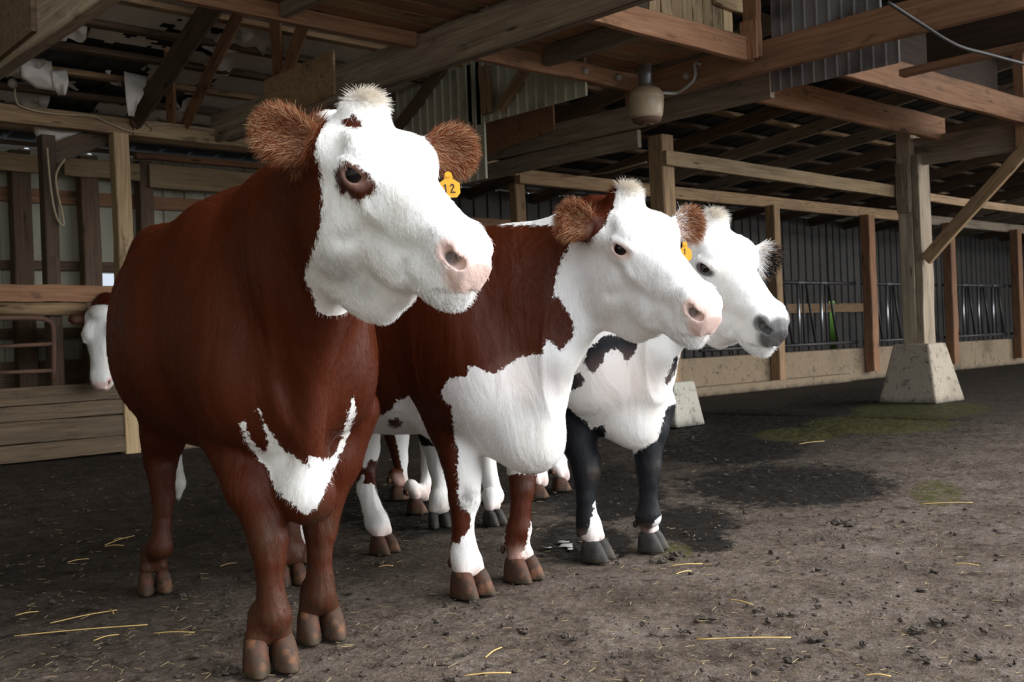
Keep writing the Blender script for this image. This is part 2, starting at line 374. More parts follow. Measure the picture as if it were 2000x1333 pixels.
def build_cow(S):
    rng = np.random.default_rng(S['seed']); L = S['L']
    B = Frame((*S['fore'], 0), frame_yaw(S['yaw'])); H = Frame(S['poll'], frame_yaw(*S['head'])); hs = S.get('hs', 1.0)
    hw_ = lambda x, y, z: H.w(x * hs, y * hs, z * hs); HR = H.R
    t = root('cow', (*((np.array(S['fore']) + np.array(S['hind'])) / 2), 0), S['label'], 'cow', S.get('group'))
    sk = Skin(); g = S.get('girth', 1.0); bz = S.get('zs', 1.0)
    fx = S.get('front', -.15); hb = S.get('hb', .0)
    xs = np.array([-L - .36, -L - .30, -L - .17, -L + .03, -.70 * L, -.48 * L, -.27 * L, -.08 + fx * .5, .07 + fx * .8, .18 + fx, .28 + fx, .35 + fx, .39 + fx])
    top = np.array([1.02, 1.16, 1.24, 1.27, 1.255, 1.25, 1.255, 1.27, 1.27, 1.22, 1.12, 1.0, .88]) * bz
    bot = np.array([.88, .74, .64, .575, .53, .525, .54, .56, .55, .53, .53, .56, .64]) * bz + S.get('bot', 0)
    hw = np.array([.05, .17, .27, .33, .39, .40, .375, .32, .27, .225, .175, .11, .05]) * g
    Bo = Frame(B.w(0, S.get('oy', 0), 0), B.R); sk.loft(Bo, xs, top, bot, hw, 2.25, 0.45, 0.05)
    for sd in (-1, 1):   # shoulders, points of shoulder, thighs, hook bones
        sk.ell(B.w(.04 + fx * .6, sd * .185 * g, .90 * bz), (.16, .09, .30), B.R @ frame_yaw(0, -.25), 0.09)
        sk.ell(B.w(.20 + fx * .9, sd * .15 * g, .76 * bz), (.09, .075, .13), B.R, 0.09)
        sk.ell(B.w(-L - .06, sd * .19 * g, .86 * bz), (.20, .12, .30), B.R, 0.09)
        sk.ell(B.w(-L + .20, sd * .24 * g, 1.16 * bz), (.07, .045, .05), B.R, 0.08)
        sk.ell(B.w(-L - .30, sd * .10, 1.10 * bz), (.05, .04, .05), B.R, 0.07)
    # neck, crest, throat and dewlap
    n0 = B.w(-.02 + fx * .7, 0, S.get('neck_z', .96) * bz); n2 = hw_(-.035, 0, -.125); n1 = (n0 * .52 + n2 * .48) + np.array([0, 0, S.get('neck_up', .03)])
    lat0 = B.d(0, 1, 0); lat2 = HR @ np.array([0, 1, 0.])
    nr_ = S.get('neck_r', .28); sk.ecap(n0, n1, (.17 * g, nr_), (.135, .225), lat0, 0.12)
    sk.ecap(n1, n2, (.135, .225), (.108 * hs, .165 * hs), (lat0 + lat2), 0.09)
    d0 = hw_(.06, 0, -.27); d1 = B.w(.40 + fx * .9, 0, .80 * bz); d2 = B.w(*S['brisket']); br = S.get('br', .05)
    sk.cap(d0, d1, .042 * hs, .038, 0.08); sk.cap(d1, d2, .034, br, 0.04)
    for sd in (-1, 1): sk.cap(d2, B.w(-.05 + fx, sd * .10, .60 * bz), br, .07, 0.08)
    for c, r in S.get('bags', ()): sk.ell(hw_(*c), np.asarray(r) * hs, HR, .07)
    # head
    hp = {k: np.asarray(v) * hs for k, v in HEAD.items()}
    sk.loft(H, hp['xs'], hp['top'], hp['bot'], hp['hw'], 2.6, 0.66, 0.035)
    def he(c, r, R=None, k=.03, op='u'): sk.ell(hw_(*c), np.asarray(r) * hs, HR if R is None else HR @ R, k * hs, op)
    he((0.005, 0, .046), (.050, .062, .036), None, .04)
    he((.465, 0, -.100), (.060, .066, .062), None, .035); he((.508, 0, -.100), (.032, .052, .048), None, .02)
    he((.455, 0, -.200), (.060, .042, .018), None, .03)
    EY = (.168, .102, -.043)
    for sd in (-1, 1):
        he((.130, sd * .088, .004), (.062, .036, .030), None, .04)
        he((.10, sd * .090, -.225), (.110, .038, .100), None, .045)
        sk.cap(hw_(.215, sd * .102, -.105), hw_(.345, sd * .064, -.125), .019 * hs, .013 * hs, .035)
        sk.cap(hw_(.345, sd * .060, -.105), hw_(.44, sd * .052, -.055), .014 * hs, .012 * hs, .03)
        he((.33, sd * .116, -.150), (.075, .030, .050), frame_yaw(0, .12), .045, 's'); he((.215, sd * .128, -.115), (.05, .018, .022), frame_yaw(0, .5), .03, 's'); he((.075, sd * .132, -.01), (.05, .022, .035), None, .03, 's')
        he((.425, sd * .050, -.165), (.065, .026, .032), None, .03); he((.33, sd * .058, -.20), (.06, .026, .04), None, .04)
        he((.03, sd * .103, -.055), (.05, .04, .05), None, .04)
        he((.482, sd * .046, -.080), (.036, .026, .032), None, .014)
        # orbit and lids, opened towards the eye's own direction
        e = np.array([.42, sd * .88, .16]); e /= np.linalg.norm(e); t_ = unit(np.cross([0, 0, 1.], e) * -sd); u_ = np.cross(e, t_); RE = np.stack([e, t_, u_], 1)
        c = np.array([EY[0], sd * EY[1], EY[2]])
        he(c - e * .008, (.040, .052, .044), RE, .03); he(c + e * .004, (.0325, .036, .031), RE, .010)
        he(c + e * .036, (.030, .0295, .0185), RE @ frame_yaw(0, 0, sd * .15), .004, 's')
        sk.cap(hw_(*(c + e * .030 + t_ * .036 + u_ * .020)), hw_(*(c + e * .024 - t_ * .040 + u_ * .022)), .009 * hs, .006 * hs, .015)
        # nostrils, mouth line, folds
        sk.cap(hw_(.520, sd * .040, -.092), hw_(.494, sd * .064, -.078), .0150 * hs, .0145 * hs, .006, 's')
        sk.cap(hw_(.508, sd * .050, -.090), hw_(.470, sd * .034, -.098), .0125 * hs, .010 * hs, .006, 's')
        sk.cap(hw_(.496, sd * .066, -.074), hw_(.474, sd * .078, -.062), .010 * hs, .004 * hs, .008, 's')
        sk.cap(hw_(.545, 0, -.160), hw_(.49, sd * .052, -.176), .0045 * hs, .0045 * hs, .010, 's')
        sk.cap(hw_(.49, sd * .052, -.176), hw_(.39, sd * .080, -.190), .0045 * hs, .004 * hs, .010, 's')
        sk.cap(hw_(.385, sd * .082, -.165), hw_(.37, sd * .080, -.215), .006 * hs, .004 * hs, .018, 's')
        sk.cap(hw_(.26, sd * .108, -.15), hw_(.19, sd * .122, -.21), .010 * hs, .006 * hs, .03, 's')
        sk.cap(hw_(.22, sd * .125, -.06), hw_(.25, sd * .110, -.085), .008 * hs, .005 * hs, .02, 's')
    sk.cap(hw_(.56, 0, -.125), hw_(.540, 0, -.16), .004 * hs, .004 * hs, .01, 's')
    # ears: leaf shaped, cupped
    for base, tip, face, width in S['ears']:
        a = unit(tip - base); nrm = unit(face - a * (a @ face)); b = np.cross(nrm, a); R = np.stack([a, b, nrm], 1); ln = np.linalg.norm(tip - base)
        sk.cap(base - a * .03, base + a * .05, .036 * hs, .030 * hs, .035)
        sk.ell(base + a * ln * .52, (ln * .53, width, .017 * hs), R, .02)
        sk.ell(base + a * ln * .50 + nrm * .024 * hs, (ln * .43, width * .84, .027 * hs), R, .012, 's')
    # legs
    for leg in S['legs']:
        pts = leg['pts']; sk.chain(pts[:3], .03); sk.chain(pts[2:], .016)
        for c, r in leg.get('extra', ()): sk.ell(c, r, B.R, .03)
        fo, fr_ = leg['foot'], leg.get('fw', .13)
        fy = leg.get('yaw', S['yaw']); ff = Frame((fo[0], fo[1], 0), frame_yaw(fy)); kk = fr_ / .13
        ank = ff.w(-.018 * kk, 0, .135)
        sk.cap(pts[-1][0], ank, pts[-1][1], .038 * kk, .02)
        for sd in (-1, 1): sk.cap(ank, ff.w(.004 * kk, sd * .029 * kk, .085), .037 * kk, .031 * kk, .02)
    for f in S.get('more', ()): f(sk, B, H, hw_)
    allp = np.concatenate([np.stack([p[1] for p in sk.p]), np.stack([p[2] for p in sk.p])])
    lo, hi = allp.min(0), allp.max(0); lo[2] = max(lo[2], 0.03)
    hc = np.array([hw_(x, y, z) for x in (-.05, .57) for y in (-.15, .15) for z in (-.33, .09)] + [e[1] for e in S['ears']])
    V, Q = sk.mesh(lo, hi, S.get('step', .013), (hc.min(0) - .03, hc.max(0) + .03), S.get('fstep', .0047), 2)
    body = link_mesh('body', V, Q, S['mat'], t, True); N_ = vnormals(V, Q)
    # coat: signed distance to the edge of the white, and soft spots of bare or stained skin and painted nostril shade
    PX, dep = to_view(V); hl = H.l(V) / hs; bl = B.l(V)
    A = {k: np.zeros(len(V)) for k in ('pink', 'black', 'dirt')}
    A['white'] = S['coat'](V, PX, dep, bl, hl)
    for i, (base, tip, face, width) in enumerate(S['ears']):
        a = tip - base; ln = np.linalg.norm(a); q = ((V - base) @ a) / ln ** 2; rad = np.linalg.norm(V - (base + np.clip(q, 0, 1)[:, None] * a), axis=1)
        m = (q > .06) & (q < 1.25) & (rad < width * 1.4); A['white'] = np.where(m, S['ear_white'][i](q, rad, width), A['white'])
        nr = unit(face - a * (face @ a) / ln ** 2); up = ((V - base) @ nr)
        A['pink'] = np.where(m & (N_ @ nr > .2), np.clip(1.1 - rad / (width * .75), 0, 1) * np.clip((.85 - q) * 3, 0, 1) * S.get('ear_pink', .3), A['pink'])
    S['skin'](A, V, PX, dep, bl, hl)
    for k, v in A.items(): body.data.attributes.new(k, 'FLOAT', 'POINT').data.foreach_set('value', np.clip(v, -1, 1).astype(np.float32))
    # hooves, eyes
    for leg in S['legs']: hoof_mesh(leg['foot'], leg.get('yaw', S['yaw']), leg.get('fw', .13), S['hoof'], t)
    for sd in (-1, 1):
        ed = np.array([.42, sd * .88, .16]); ed /= np.linalg.norm(ed)
        c = hw_(*(np.array([EY[0], sd * EY[1], EY[2]]) + ed * .006)); sv, sf = uv_ball(.0285 * hs); ydir = unit(unit(HR @ ed) * .75 + TO_CAM * .25 + np.array([0, 0, -.05])); sx = unit(np.cross([0, 0, 1.], ydir)); R = np.stack([ydir, sx, np.cross(ydir, sx)], 1)
        eo = link_mesh('eye', np.asarray(sv) + c, sf, M_EYE, t, True); eo.location = c - np.array(WORLD_LOC[t.name]); eo.data.vertices.foreach_set('co', np.asarray(sv).ravel()); eo.rotation_euler = Matrix(R.tolist()).to_euler(); WORLD_LOC[eo.name] = tuple(c)
    for tg in S.get('tags', ()): tag_mesh(t, *tg)
    if FUR: fur(S, t, V, Q, N_, A, bl, hl, B, H, hw_, rng, hs)
    return t
def uv_ball(r, a=24, b=14):
    V = [(0, 0, r)]; Fs = []
    for i in range(1, b):
        for j in range(a): p, q = math.pi * i / b, 2 * math.pi * j / a; V.append((r * math.sin(p) * math.cos(q), r * math.sin(p) * math.sin(q), r * math.cos(p)))
    V.append((0, 0, -r)); n = len(V) - 1
    for j in range(a): Fs.append((0, 1 + j, 1 + (j + 1) % a)); Fs.append((n, n - a + (j + 1) % a, n - a + j))
    for i in range(b - 2):
        for j in range(a): o = 1 + i * a; Fs.append((o + j, o + a + j, o + a + (j + 1) % a, o + (j + 1) % a))
    return V, Fs
def fur(S, t, V, Q, N_, A, bl, hl, B, H, hw_, rng, hs):
    """short coat all over, longer tufts on the poll, ears and chin"""
    on_head = np.clip((hl[:, 0] + .12) / .08, 0, 1) * (np.abs(hl[:, 1]) < .35) * (hl[:, 2] > -.40) * (hl[:, 0] < .6)
    bare = np.clip(A['pink'] * 1.3 + A['black'] * (np.linalg.norm(hl - (.50, 0, -.08), axis=1) < .12), 0, 1)
    ear = np.zeros(len(V)); 
    for base, tip, face, width in S['ears']:
        a = tip - base; ln = np.linalg.norm(a); s = ((V - base) @ a) / ln ** 2
        rad = np.linalg.norm(V - (base + np.clip(s, 0, 1)[:, None] * a), axis=1); ear = np.maximum(ear, np.clip((s - .05) / .15, 0, 1) * (rad < width * 1.35) * (s < 1.2))
    poll = np.clip(1.25 - np.linalg.norm((hl - (-.005, 0, .085)) / (.050, .062, .050), axis=1), 0, 1)
    chin = np.clip(1.4 - np.linalg.norm((hl - (.46, 0, -.205)) / (.10, .075, .045), axis=1), 0, 1)
    eyeball = np.minimum(*[np.linalg.norm(hl - (.180, sd * .125, -.040), axis=1) for sd in (-1, 1)])
    dens = (1.0 + 2.2 * on_head) * (1 - bare) * (eyeball > .034) + 9 * ear + 9 * poll + 5 * chin
    dens *= (V[:, 2] > .12)
    n = int(S.get('hairs', 60000)); f, w = sample_surface(V, Q, dens, n, rng)
    q = Q[f]; P0 = (V[q] * w[..., None]).sum(1); Nn = (N_[q] * w[..., None]).sum(1); Nn /= np.linalg.norm(Nn, axis=1, keepdims=True)
    g = lambda arr: (arr[q] * w).sum(1)
    e_, p_, c_, h_ = g(ear), g(poll), g(chin), g(on_head)
    # lie direction: backwards along the body and down; on the head away from the poll towards the muzzle
    flow = np.tile(B.d(-.55, 0, -.8), (n, 1)); fh = np.tile(H.d(.6, 0, -.35), (n, 1)); flow = flow * (1 - h_[:, None]) + fh * h_[:, None]
    eaxis = np.zeros((n, 3)); ed_ = np.full(n, 9.0); edge = np.zeros(n)
    for base, tip, face, width in S['ears']:
        a = tip - base; ln_ = np.linalg.norm(a); q_ = np.clip(((P0 - base) @ a) / ln_ ** 2, 0, 1); off = P0 - (base + q_[:, None] * a); r_ = np.linalg.norm(off, axis=1); cl = r_ < ed_
        nr = unit(face - a * (face @ a) / ln_ ** 2); inplane = off - nr * (off @ nr)[:, None]
        eaxis[cl] = (unit(a) * .8 + (inplane / (width + 1e-6)) * .9 + np.array([0, 0, -.25]))[cl]; edge[cl] = np.clip(r_ / width - .35, 0, 1)[cl]; ed_ = np.minimum(ed_, r_)
    on_ear = np.clip(e_ * 2, 0, 1)[:, None]; flow = flow * (1 - on_ear) + eaxis * on_ear
    flow = flow + rng.normal(0, .30, (n, 3)); flow -= Nn * (flow * Nn).sum(1, keepdims=True); flow /= np.linalg.norm(flow, axis=1, keepdims=True) + 1e-9
    lift = .28 + .10 * h_ + .12 * np.clip(e_, 0, 1) + 1.1 * np.clip(p_, 0, 1) + .3 * np.clip(c_, 0, 1)
    ln = (.012 - .0015 * h_ + (.008 + .020 * edge) * np.clip(e_, 0, 1) + .024 * np.clip(p_, 0, 1) + .009 * np.clip(c_, 0, 1)) * rng.uniform(.6, 1.25, n) * S.get('fur_len', 1)
    D = flow + Nn * lift[:, None]; D /= np.linalg.norm(D, axis=1, keepdims=True); bend = flow * .35 - np.array([0, 0, .12])
    white = g(A['white']) + rng.normal(0, .004, n)
    col = np.where((white > 0)[:, None], np.array([.93, .925, .915]), np.array(S['hair_rgb']))
    col = col * (1 - g(A['pink'])[:, None] * .5) + np.array([.82, .55, .47]) * g(A['pink'])[:, None] * .5
    cream = np.clip(p_, 0, 1)[:, None] * .5; col = np.where((white > 0)[:, None], col * (1 - cream) + np.array([.72, .60, .42]) * cream, col)
    er = np.clip(e_ * 2, 0, 1)[:, None] * (white <= 0)[:, None]; col = col * (1 - er) + np.array(S.get('ear_rgb', (.20, .055, .022))) * er
    lite = (np.clip(e_, 0, 1) * (rng.random(n) < S.get('ear_light', .3)))[:, None]; col = col * (1 - lite) + np.array([.52, .33, .19]) * lite
    bk = (np.clip(g(A['black']), 0, 1))[:, None]; col = col * (1 - bk) + np.array([.012, .012, .013]) * bk
    dt = (np.clip(g(A['dirt']), 0, 1) * .8)[:, None]; col = col * (1 - dt) + np.array([.075, .055, .032]) * dt
    col *= rng.uniform(.85, 1.1, (n, 1))
    rad = .00032 + .0002 * np.clip(p_ + e_ * .5 + c_, 0, 1)
    o = curves_object('coat_hair', P0, lambda u: P0 - Nn * .001 + D * (ln * u)[:, None] + bend * (ln * u * u * .6)[:, None], t, 4, rad, np.clip(col, 0, 1), M_HAIR)
    tag(o, kind='stuff')
FUR = True
# ------------------------------------------------------------------ the cows (joints measured as view position + distance)
def px_legs(spec):
    out = []
    for pts, foot, fw_, extra in spec:
        f = atZ(*foot); out.append(dict(pts=leg_pts(pts), foot=f, fw=fw_, **extra))
    return out
def set_back(legs, yaw, d=.045):
    for l in legs: y = l.get('yaw', yaw); l['foot'] = l['foot'] - np.array([math.cos(y), math.sin(y), 0]) * d
    return legs
def ear(base, tip, d, dt, face, wpx): b = atD(*base, d); t = atD(*tip, d + dt); return (b, t, unit(face), wpx * d / F_PX)
TO_CAM = -FW
rad = math.radians
# --- nearest cow
P1, H1 = np.array([1.388, 2.003, 1.310]), (rad(-86), rad(33.7), rad(5.2))
fr1 = Frame(P1, frame_yaw(*H1))
legs1 = px_legs([
    ([(455, 850, 2.92, 62), (490, 955, 2.82, 46), (518, 1018, 2.77, 39), (524, 1058, 2.76, 37), (527, 1095, 2.75, 29), (527, 1130, 2.75, 24), (530, 1165, 2.75, 26), (534, 1205, 2.75, 33)], (535, 1318), .135, {}),
    ([(690, 800, 3.08, 52), (655, 900, 3.06, 48), (632, 970, 3.05, 41), (626, 1010, 3.04, 36), (626, 1040, 3.03, 30), (624, 1086, 3.02, 22), (625, 1128, 3.02, 25), (624, 1165, 3.02, 30)], (634, 1255), .130, {}),
    ([(335, 760, 3.72, 75), (320, 850, 3.74, 42), (314, 900, 3.75, 31), (319, 970, 3.70, 21), (316, 1022, 3.65, 16.5), (313, 1070, 3.64, 22)], (306, 1163), .108, {}),
    ([(560, 900, 3.85, 40), (562, 985, 3.85, 28), (566, 1040, 3.80, 19), (572, 1075, 3.78, 23)], (574, 1147), .105, {})])
ears1 = [ear((622, 292), (502, 240), 2.38, -.02, TO_CAM + np.array([0, 0, .0]) + .5 * fr1.d(1, 0, 0), 44), ear((822, 295), (924, 292), 2.50, .03, TO_CAM + .3 * fr1.d(1, 0, 0), 41)]
FACE1 = [(632, 170), (622, 215), (618, 250), (617, 300), (626, 345), (630, 400), (626, 440), (614, 480), (600, 515), (596, 545), (610, 575), (622, 610), (636, 654), (672, 632), (690, 662), (760, 662), (1000, 662), (1000, 150), (632, 150)]
CHEST1 = [(502, 787), (509, 813), (530, 848), (558, 883), (593, 904), (603, 914), (600, 890), (635, 900), (656, 883), (670, 848), (691, 774), (694, 806), (680, 855), (663, 890), (642, 939), (620, 990), (600, 1008), (572, 985), (537, 955), (523, 918), (495, 883), (481, 862), (468, 827), (477, 823), (488, 855), (514, 886), (526, 869), (516, 834)]
EYE1 = [(653, 330), (681, 316), (706, 327), (724, 347), (736, 370), (722, 380), (702, 393), (685, 387), (676, 374), (666, 383), (657, 355)]
BROW1 = [(666, 243), (674, 230), (690, 225), (706, 235), (708, 246), (698, 252), (684, 248)]
def m(sd, dep): return sd * dep / F_PX
def coat1(V, PX, dep, bl, hl):
    w = np.full(len(V), -.1)
    near = (hl[:, 0] > -.14) & (np.abs(hl[:, 1]) < .3) & (hl[:, 2] > -.50)
    w = np.where(near, m(poly_sd(PX, FACE1), dep), w)
    w = np.where(near & (np.abs(hl[:, 1] - .1) < .1) & (hl[:, 1] > .04), np.maximum(w, (hl[:, 0] + .03)), w)
    w = np.where(hl[:, 1] < 0, np.minimum(w, -m(poly_sd(PX, EYE1), dep)), w); w = np.minimum(w, -m(poly_sd(PX, BROW1), dep))
    ch = (dep < 3.02) & (V[:, 2] < .86) & (PX[:, 1] < 1015); w = np.where(ch, np.maximum(w, m(poly_sd(PX, CHEST1), dep)), w)
    tail = (bl[:, 0] < -1.12) & (V[:, 2] < .52) & (dep > 3.92); return np.where(tail, .05, w)
def face_skin(A, hl, dark_nose=False, eye_pink=.5):
    nose = ball(hl, (.535, 0, -.105), (.072, .090, .085)) * np.clip((hl[:, 2] + .172) / .015, 0, 1) * np.clip((hl[:, 0] - .47) / .02, 0, 1)
    for sd in (-1, 1): nose = np.maximum(nose, ball(hl, (.496, sd * .058, -.076), (.044, .034, .038)))
    nose = np.clip(nose * 2.2, 0, 1); key = 'black' if dark_nose else 'pink'
    A[key] = np.maximum(A[key], nose * (.86 if dark_nose else .72))
    for sd in (-1, 1):
        hole = ball(hl, (.497, sd * .046, -.088), (.026, .024, .020)); A['black'] = np.maximum(A['black'], np.clip(hole * 1.5, 0, 1) * (.95 if dark_nose else .75))  # black painted into the nostril hollows as shade, so they look deeper
        A['pink'] = np.maximum(A['pink'], ball(hl, (.182, sd * .12, -.042), (.050, .045, .036)) * eye_pink)
def legs_dirt(A, V, lo=.05, hi=.42, amt=.55): A['dirt'] = np.maximum(A['dirt'], np.clip((hi - V[:, 2]) / (hi - lo), 0, 1) * amt * (V[:, 2] < hi))
def skin1(A, V, PX, dep, bl, hl):
    face_skin(A, hl, False, .55)
    A['dirt'] = np.maximum(A['dirt'], ball(hl, (.20, -.10, -.29), (.15, .09, .075)) * .38)
    A['dirt'] = np.maximum(A['dirt'], ball(hl, (.28, -.10, -.17), (.09, .06, .06)) * .10)
    legs_dirt(A, V, .05, .44, .62)
    for x, y in ((520, 1050), (628, 1020)): A['dirt'] = np.maximum(A['dirt'], np.clip(1.3 - np.linalg.norm(PX - (x, y), axis=1) / 42, 0, 1) * .5 * (dep < 3.3))
    A['black'] = np.maximum(A['black'], np.clip(1.2 - np.linalg.norm((PX - (663, 350)) / (12, 26), axis=1), 0, 1) * .35 * (hl[:, 1] < 0) * (hl[:, 0] > .1) * (hl[:, 0] < .3))
def rump_tail(sk, B, H, hw_):
    L = 0.93
    sk.chain([(B.w(-L - .34, 0, 1.13), .035), (B.w(-L - .43, .02, 1.0), .026), (atD(337, 800, 4.05), .018), (atD(344, 890, 4.02), .020), (atD(350, 945, 4.0), .024), (atD(348, 985, 4.0), .006)], .02)
cow1 = dict(seed=1, L=.92, yaw=rad(-105.1), fore=(1.505, 2.555), hind=(1.745, 3.425), poll=P1, head=H1, hs=.90, girth=.90, oy=-.03, neck_z=.93, neck_r=.265, legs=set_back(legs1, rad(-105.1)), ears=ears1,
    label='large red brown cow with a white face and yellow tag reading 12, nearest the camera', mat=M_RED, hoof=M_HOOF_RED, coat=coat1, skin=skin1, hair_rgb=(.090, .0172, .0048),
    ear_white=[lambda q, r, w: np.full(len(q), -.05), lambda q, r, w: np.full(len(q), -.05)], group='cattle', bags=[((.160, -.01, -.355), (.16, .060, .070)), ((.25, 0, -.285), (.10, .042, .045))], brisket=(.16, .0, .440), front=-.18, br=.042, hairs=130000, neck_up=.0, more=[rump_tail],
    tags=[(atD(875, 338, 2.47), RT, unit(-UP + .05 * RT), TO_CAM, .049, .057, [[(-.24, .52), (-.17, .46), (-.17, .82)], [(0.06, .54), (.12, .47), (.20, .48), (.22, .56), (.10, .72), (.05, .80), (.15, .78), (.28, .80)]])])
# --- middle cow
P2, H2 = np.array([2.476, 2.196, 1.211]), (rad(-95), rad(35.6), rad(7.4)); fr2 = Frame(P2, frame_yaw(*H2))
legs2 = px_legs([
    ([(868, 760, 3.66, 60), (890, 840, 3.58, 46), (897, 890, 3.54, 38), (905, 930, 3.52, 34), (907, 977, 3.50, 30), (904, 1019, 3.49, 20), (905, 1062, 3.49, 23), (910, 1095, 3.49, 27)], (936, 1168), .128, dict(yaw=rad(-85))),
    ([(1010, 800, 3.78, 50), (1018, 870, 3.74, 36), (1020, 920, 3.71, 28), (1020, 957, 3.69, 23), (1017, 991, 3.68, 18.5), (1014, 1034, 3.68, 23)], (1038, 1137), .124, dict(yaw=rad(-80))),
    ([(590, 880, 4.25, 45), (583, 960, 4.22, 24), (577, 1010, 4.2, 16), (580, 1050, 4.14, 19)], (588, 1105), .105, {}),
    ([(700, 790, 4.32, 55), (714, 877, 4.36, 25), (712, 920, 4.36, 21), (716, 957, 4.30, 18), (726, 991, 4.28, 18), (736, 1022, 4.27, 22)], (764, 1083), .108, dict(yaw=rad(-75)))])
ears2 = [ear((1160, 448), (1092, 418), 3.22, -.02, TO_CAM + .5 * fr2.d(1, 0, 0), 33), ear((1312, 446), (1370, 434), 3.36, .03, TO_CAM + .3 * fr2.d(1, 0, 0), 30)]
FACE2 = [(1118, 470), (1096, 508), (1087, 535), (1081, 580), (1090, 580), (1102, 598), (1114, 619), (1123, 640), (1200, 760), (1420, 760), (1420, 345), (1207, 345), (1203, 385), (1195, 410), (1180, 440), (1165, 458), (1150, 475)]
CHEST2 = [(1112, 560), (1122, 640), (1119, 658), (1094, 685), (1083, 672), (1067, 661), (1060, 690), (1020, 697), (988, 715), (970, 728), (948, 728), (930, 715), (916, 715), (912, 733), (880, 739), (862, 764), (865, 780), (880, 793), (887, 847), (896, 892), (892, 910), (896, 935), (894, 965), (900, 990), (915, 1000), (921, 1028), (903, 1050), (894, 1066), (882, 1059), (860, 1220), (985, 1220), (985, 926), (1060, 926), (1130, 880), (1250, 700), (1250, 560)]
BELLY2 = [(822, 751), (808, 773), (772, 784), (763, 802), (727, 820), (700, 828), (700, 900), (850, 900), (842, 816), (831, 780)]
LEG2 = [[(706, 846), (722, 846), (733, 865), (725, 880), (722, 903), (712, 915), (703, 895), (700, 870)], [(697, 945), (710, 925), (712, 945), (728, 945), (734, 957), (800, 1100), (690, 1100), (690, 980)], [(1037, 1020), (1060, 1100), (1014, 1086), (1028, 1068)]]
def coat2(V, PX, dep, bl, hl):
    w = np.full(len(V), -.1); near = (hl[:, 0] > -.25)
    w = np.where(near, m(poly_sd(PX, FACE2), dep), w)
    fr = (bl[:, 0] > -.12) & (dep < 3.9); w = np.where(fr, np.maximum(w, m(poly_sd(PX, CHEST2), dep)), w)
    be = (bl[:, 0] <= -.10); w = np.where(be, np.maximum(w, np.minimum(m(poly_sd(PX, BELLY2), dep), m(np.linalg.norm((PX - (772, 827)) / (1.3, .9), axis=1) - 11, dep))), w)
    for p in LEG2: w = np.maximum(w, m(poly_sd(PX, p), dep))
    rh = (bl[:, 0] < -.6) & (bl[:, 1] < 0); w = np.where(rh, np.maximum(w, .42 - V[:, 2]), w)
    crest = (PX[:, 0] > 975) & (PX[:, 0] < 1100) & (bl[:, 0] > -.8) & (V[:, 2] > 1.1); w = np.where(crest, np.maximum(w, m(440 - PX[:, 1], dep)), w)
    return w
def skin2(A, V, PX, dep, bl, hl):
    face_skin(A, hl, False, .85); legs_dirt(A, V, .03, .22, .35)
    for x, y, r, a in ((912, 975, 26, .75), (1030, 950, 24, .5), (1030, 1075, 22, .5), (930, 1090, 20, .25)): A['dirt'] = np.maximum(A['dirt'], np.clip(1.3 - np.linalg.norm(PX - (x, y), axis=1) / r, 0, 1) * a * (dep < 4))
    A['pink'] = np.maximum(A['pink'], np.clip((.13 - V[:, 2]) / .05, 0, 1) * .45)
    A['pink'] = np.maximum(A['pink'], np.clip(1.25 - np.linalg.norm((PX - (1030, 745)) / (85, 50), axis=1), 0, 1) * .16 * (dep < 4))
cow2 = dict(seed=2, L=.90, yaw=rad(-88), fore=(2.36, 2.72), hind=(2.32, 3.58), poll=P2, head=H2, hs=.90, girth=.86, legs=set_back(legs2, rad(-88)), ears=ears2,
    label='red and white cow with a white face and white chest, standing between the other two', mat=M_RED, hoof=M_HOOF_RED, coat=coat2, skin=skin2, hair_rgb=(.098, .0195, .0056),
    ear_white=[lambda q, r, w: np.full(len(q), -.05), lambda q, r, w: .02 * (.25 - q)], group='cattle', brisket=(.20, 0, .50), bags=[((.17, -.01, -.335), (.13, .050, .045)), ((.25, 0, -.275), (.09, .040, .032))], front=-.07, br=.08, zs=.945, neck_z=.895, neck_r=.25, neck_up=-.03, hairs=110000,
    tags=[(atD(1337, 474, 3.34), RT, unit(-UP + .05 * RT), TO_CAM, .038, .057, [[(-.12, .40), (-.02, .34), (-.06, .66)]])])
# --- far cow, black and white
P3, H3 = np.array([3.080, 2.324, 1.180]), (rad(-103), rad(38.4), rad(4.3)); fr3 = Frame(P3, frame_yaw(*H3))
legs3 = px_legs([
    ([(1120, 790, 4.1, 48), (1128, 860, 4.03, 32), (1142, 900, 4.0, 29), (1145, 925, 3.98, 27), (1144, 948, 3.97, 20), (1144, 975, 3.96, 17), (1145, 1005, 3.96, 19), (1150, 1030, 3.96, 23)], (1184, 1097), .118, dict(yaw=rad(-70))),
    ([(1280, 790, 4.1, 40), (1272, 840, 4.07, 31), (1265, 880, 4.05, 27), (1266, 911, 4.04, 25), (1266, 941, 4.03, 18), (1266, 982, 4.03, 18), (1268, 1008, 4.03, 22)], (1292, 1078), .112, dict(yaw=rad(-68))),
    ([(850, 830, 4.9, 40), (856, 910, 4.90, 18), (860, 950, 4.87, 15), (860, 985, 4.82, 18)], (862, 1033), .100, dict(yaw=rad(-115))),
    ([(945, 800, 4.95, 40), (948, 870, 4.96, 18), (956, 934, 4.9, 16), (965, 970, 4.87, 18)], (978, 1028), .100, dict(yaw=rad(-80)))])
ears3 = [ear((1352, 466), (1312, 450), 3.72, .02, TO_CAM + .5 * fr3.d(1, 0, 0), 28), ear((1462, 500), (1520, 512), 3.86, .03, TO_CAM + .3 * fr3.d(1, 0, 0), 29)]
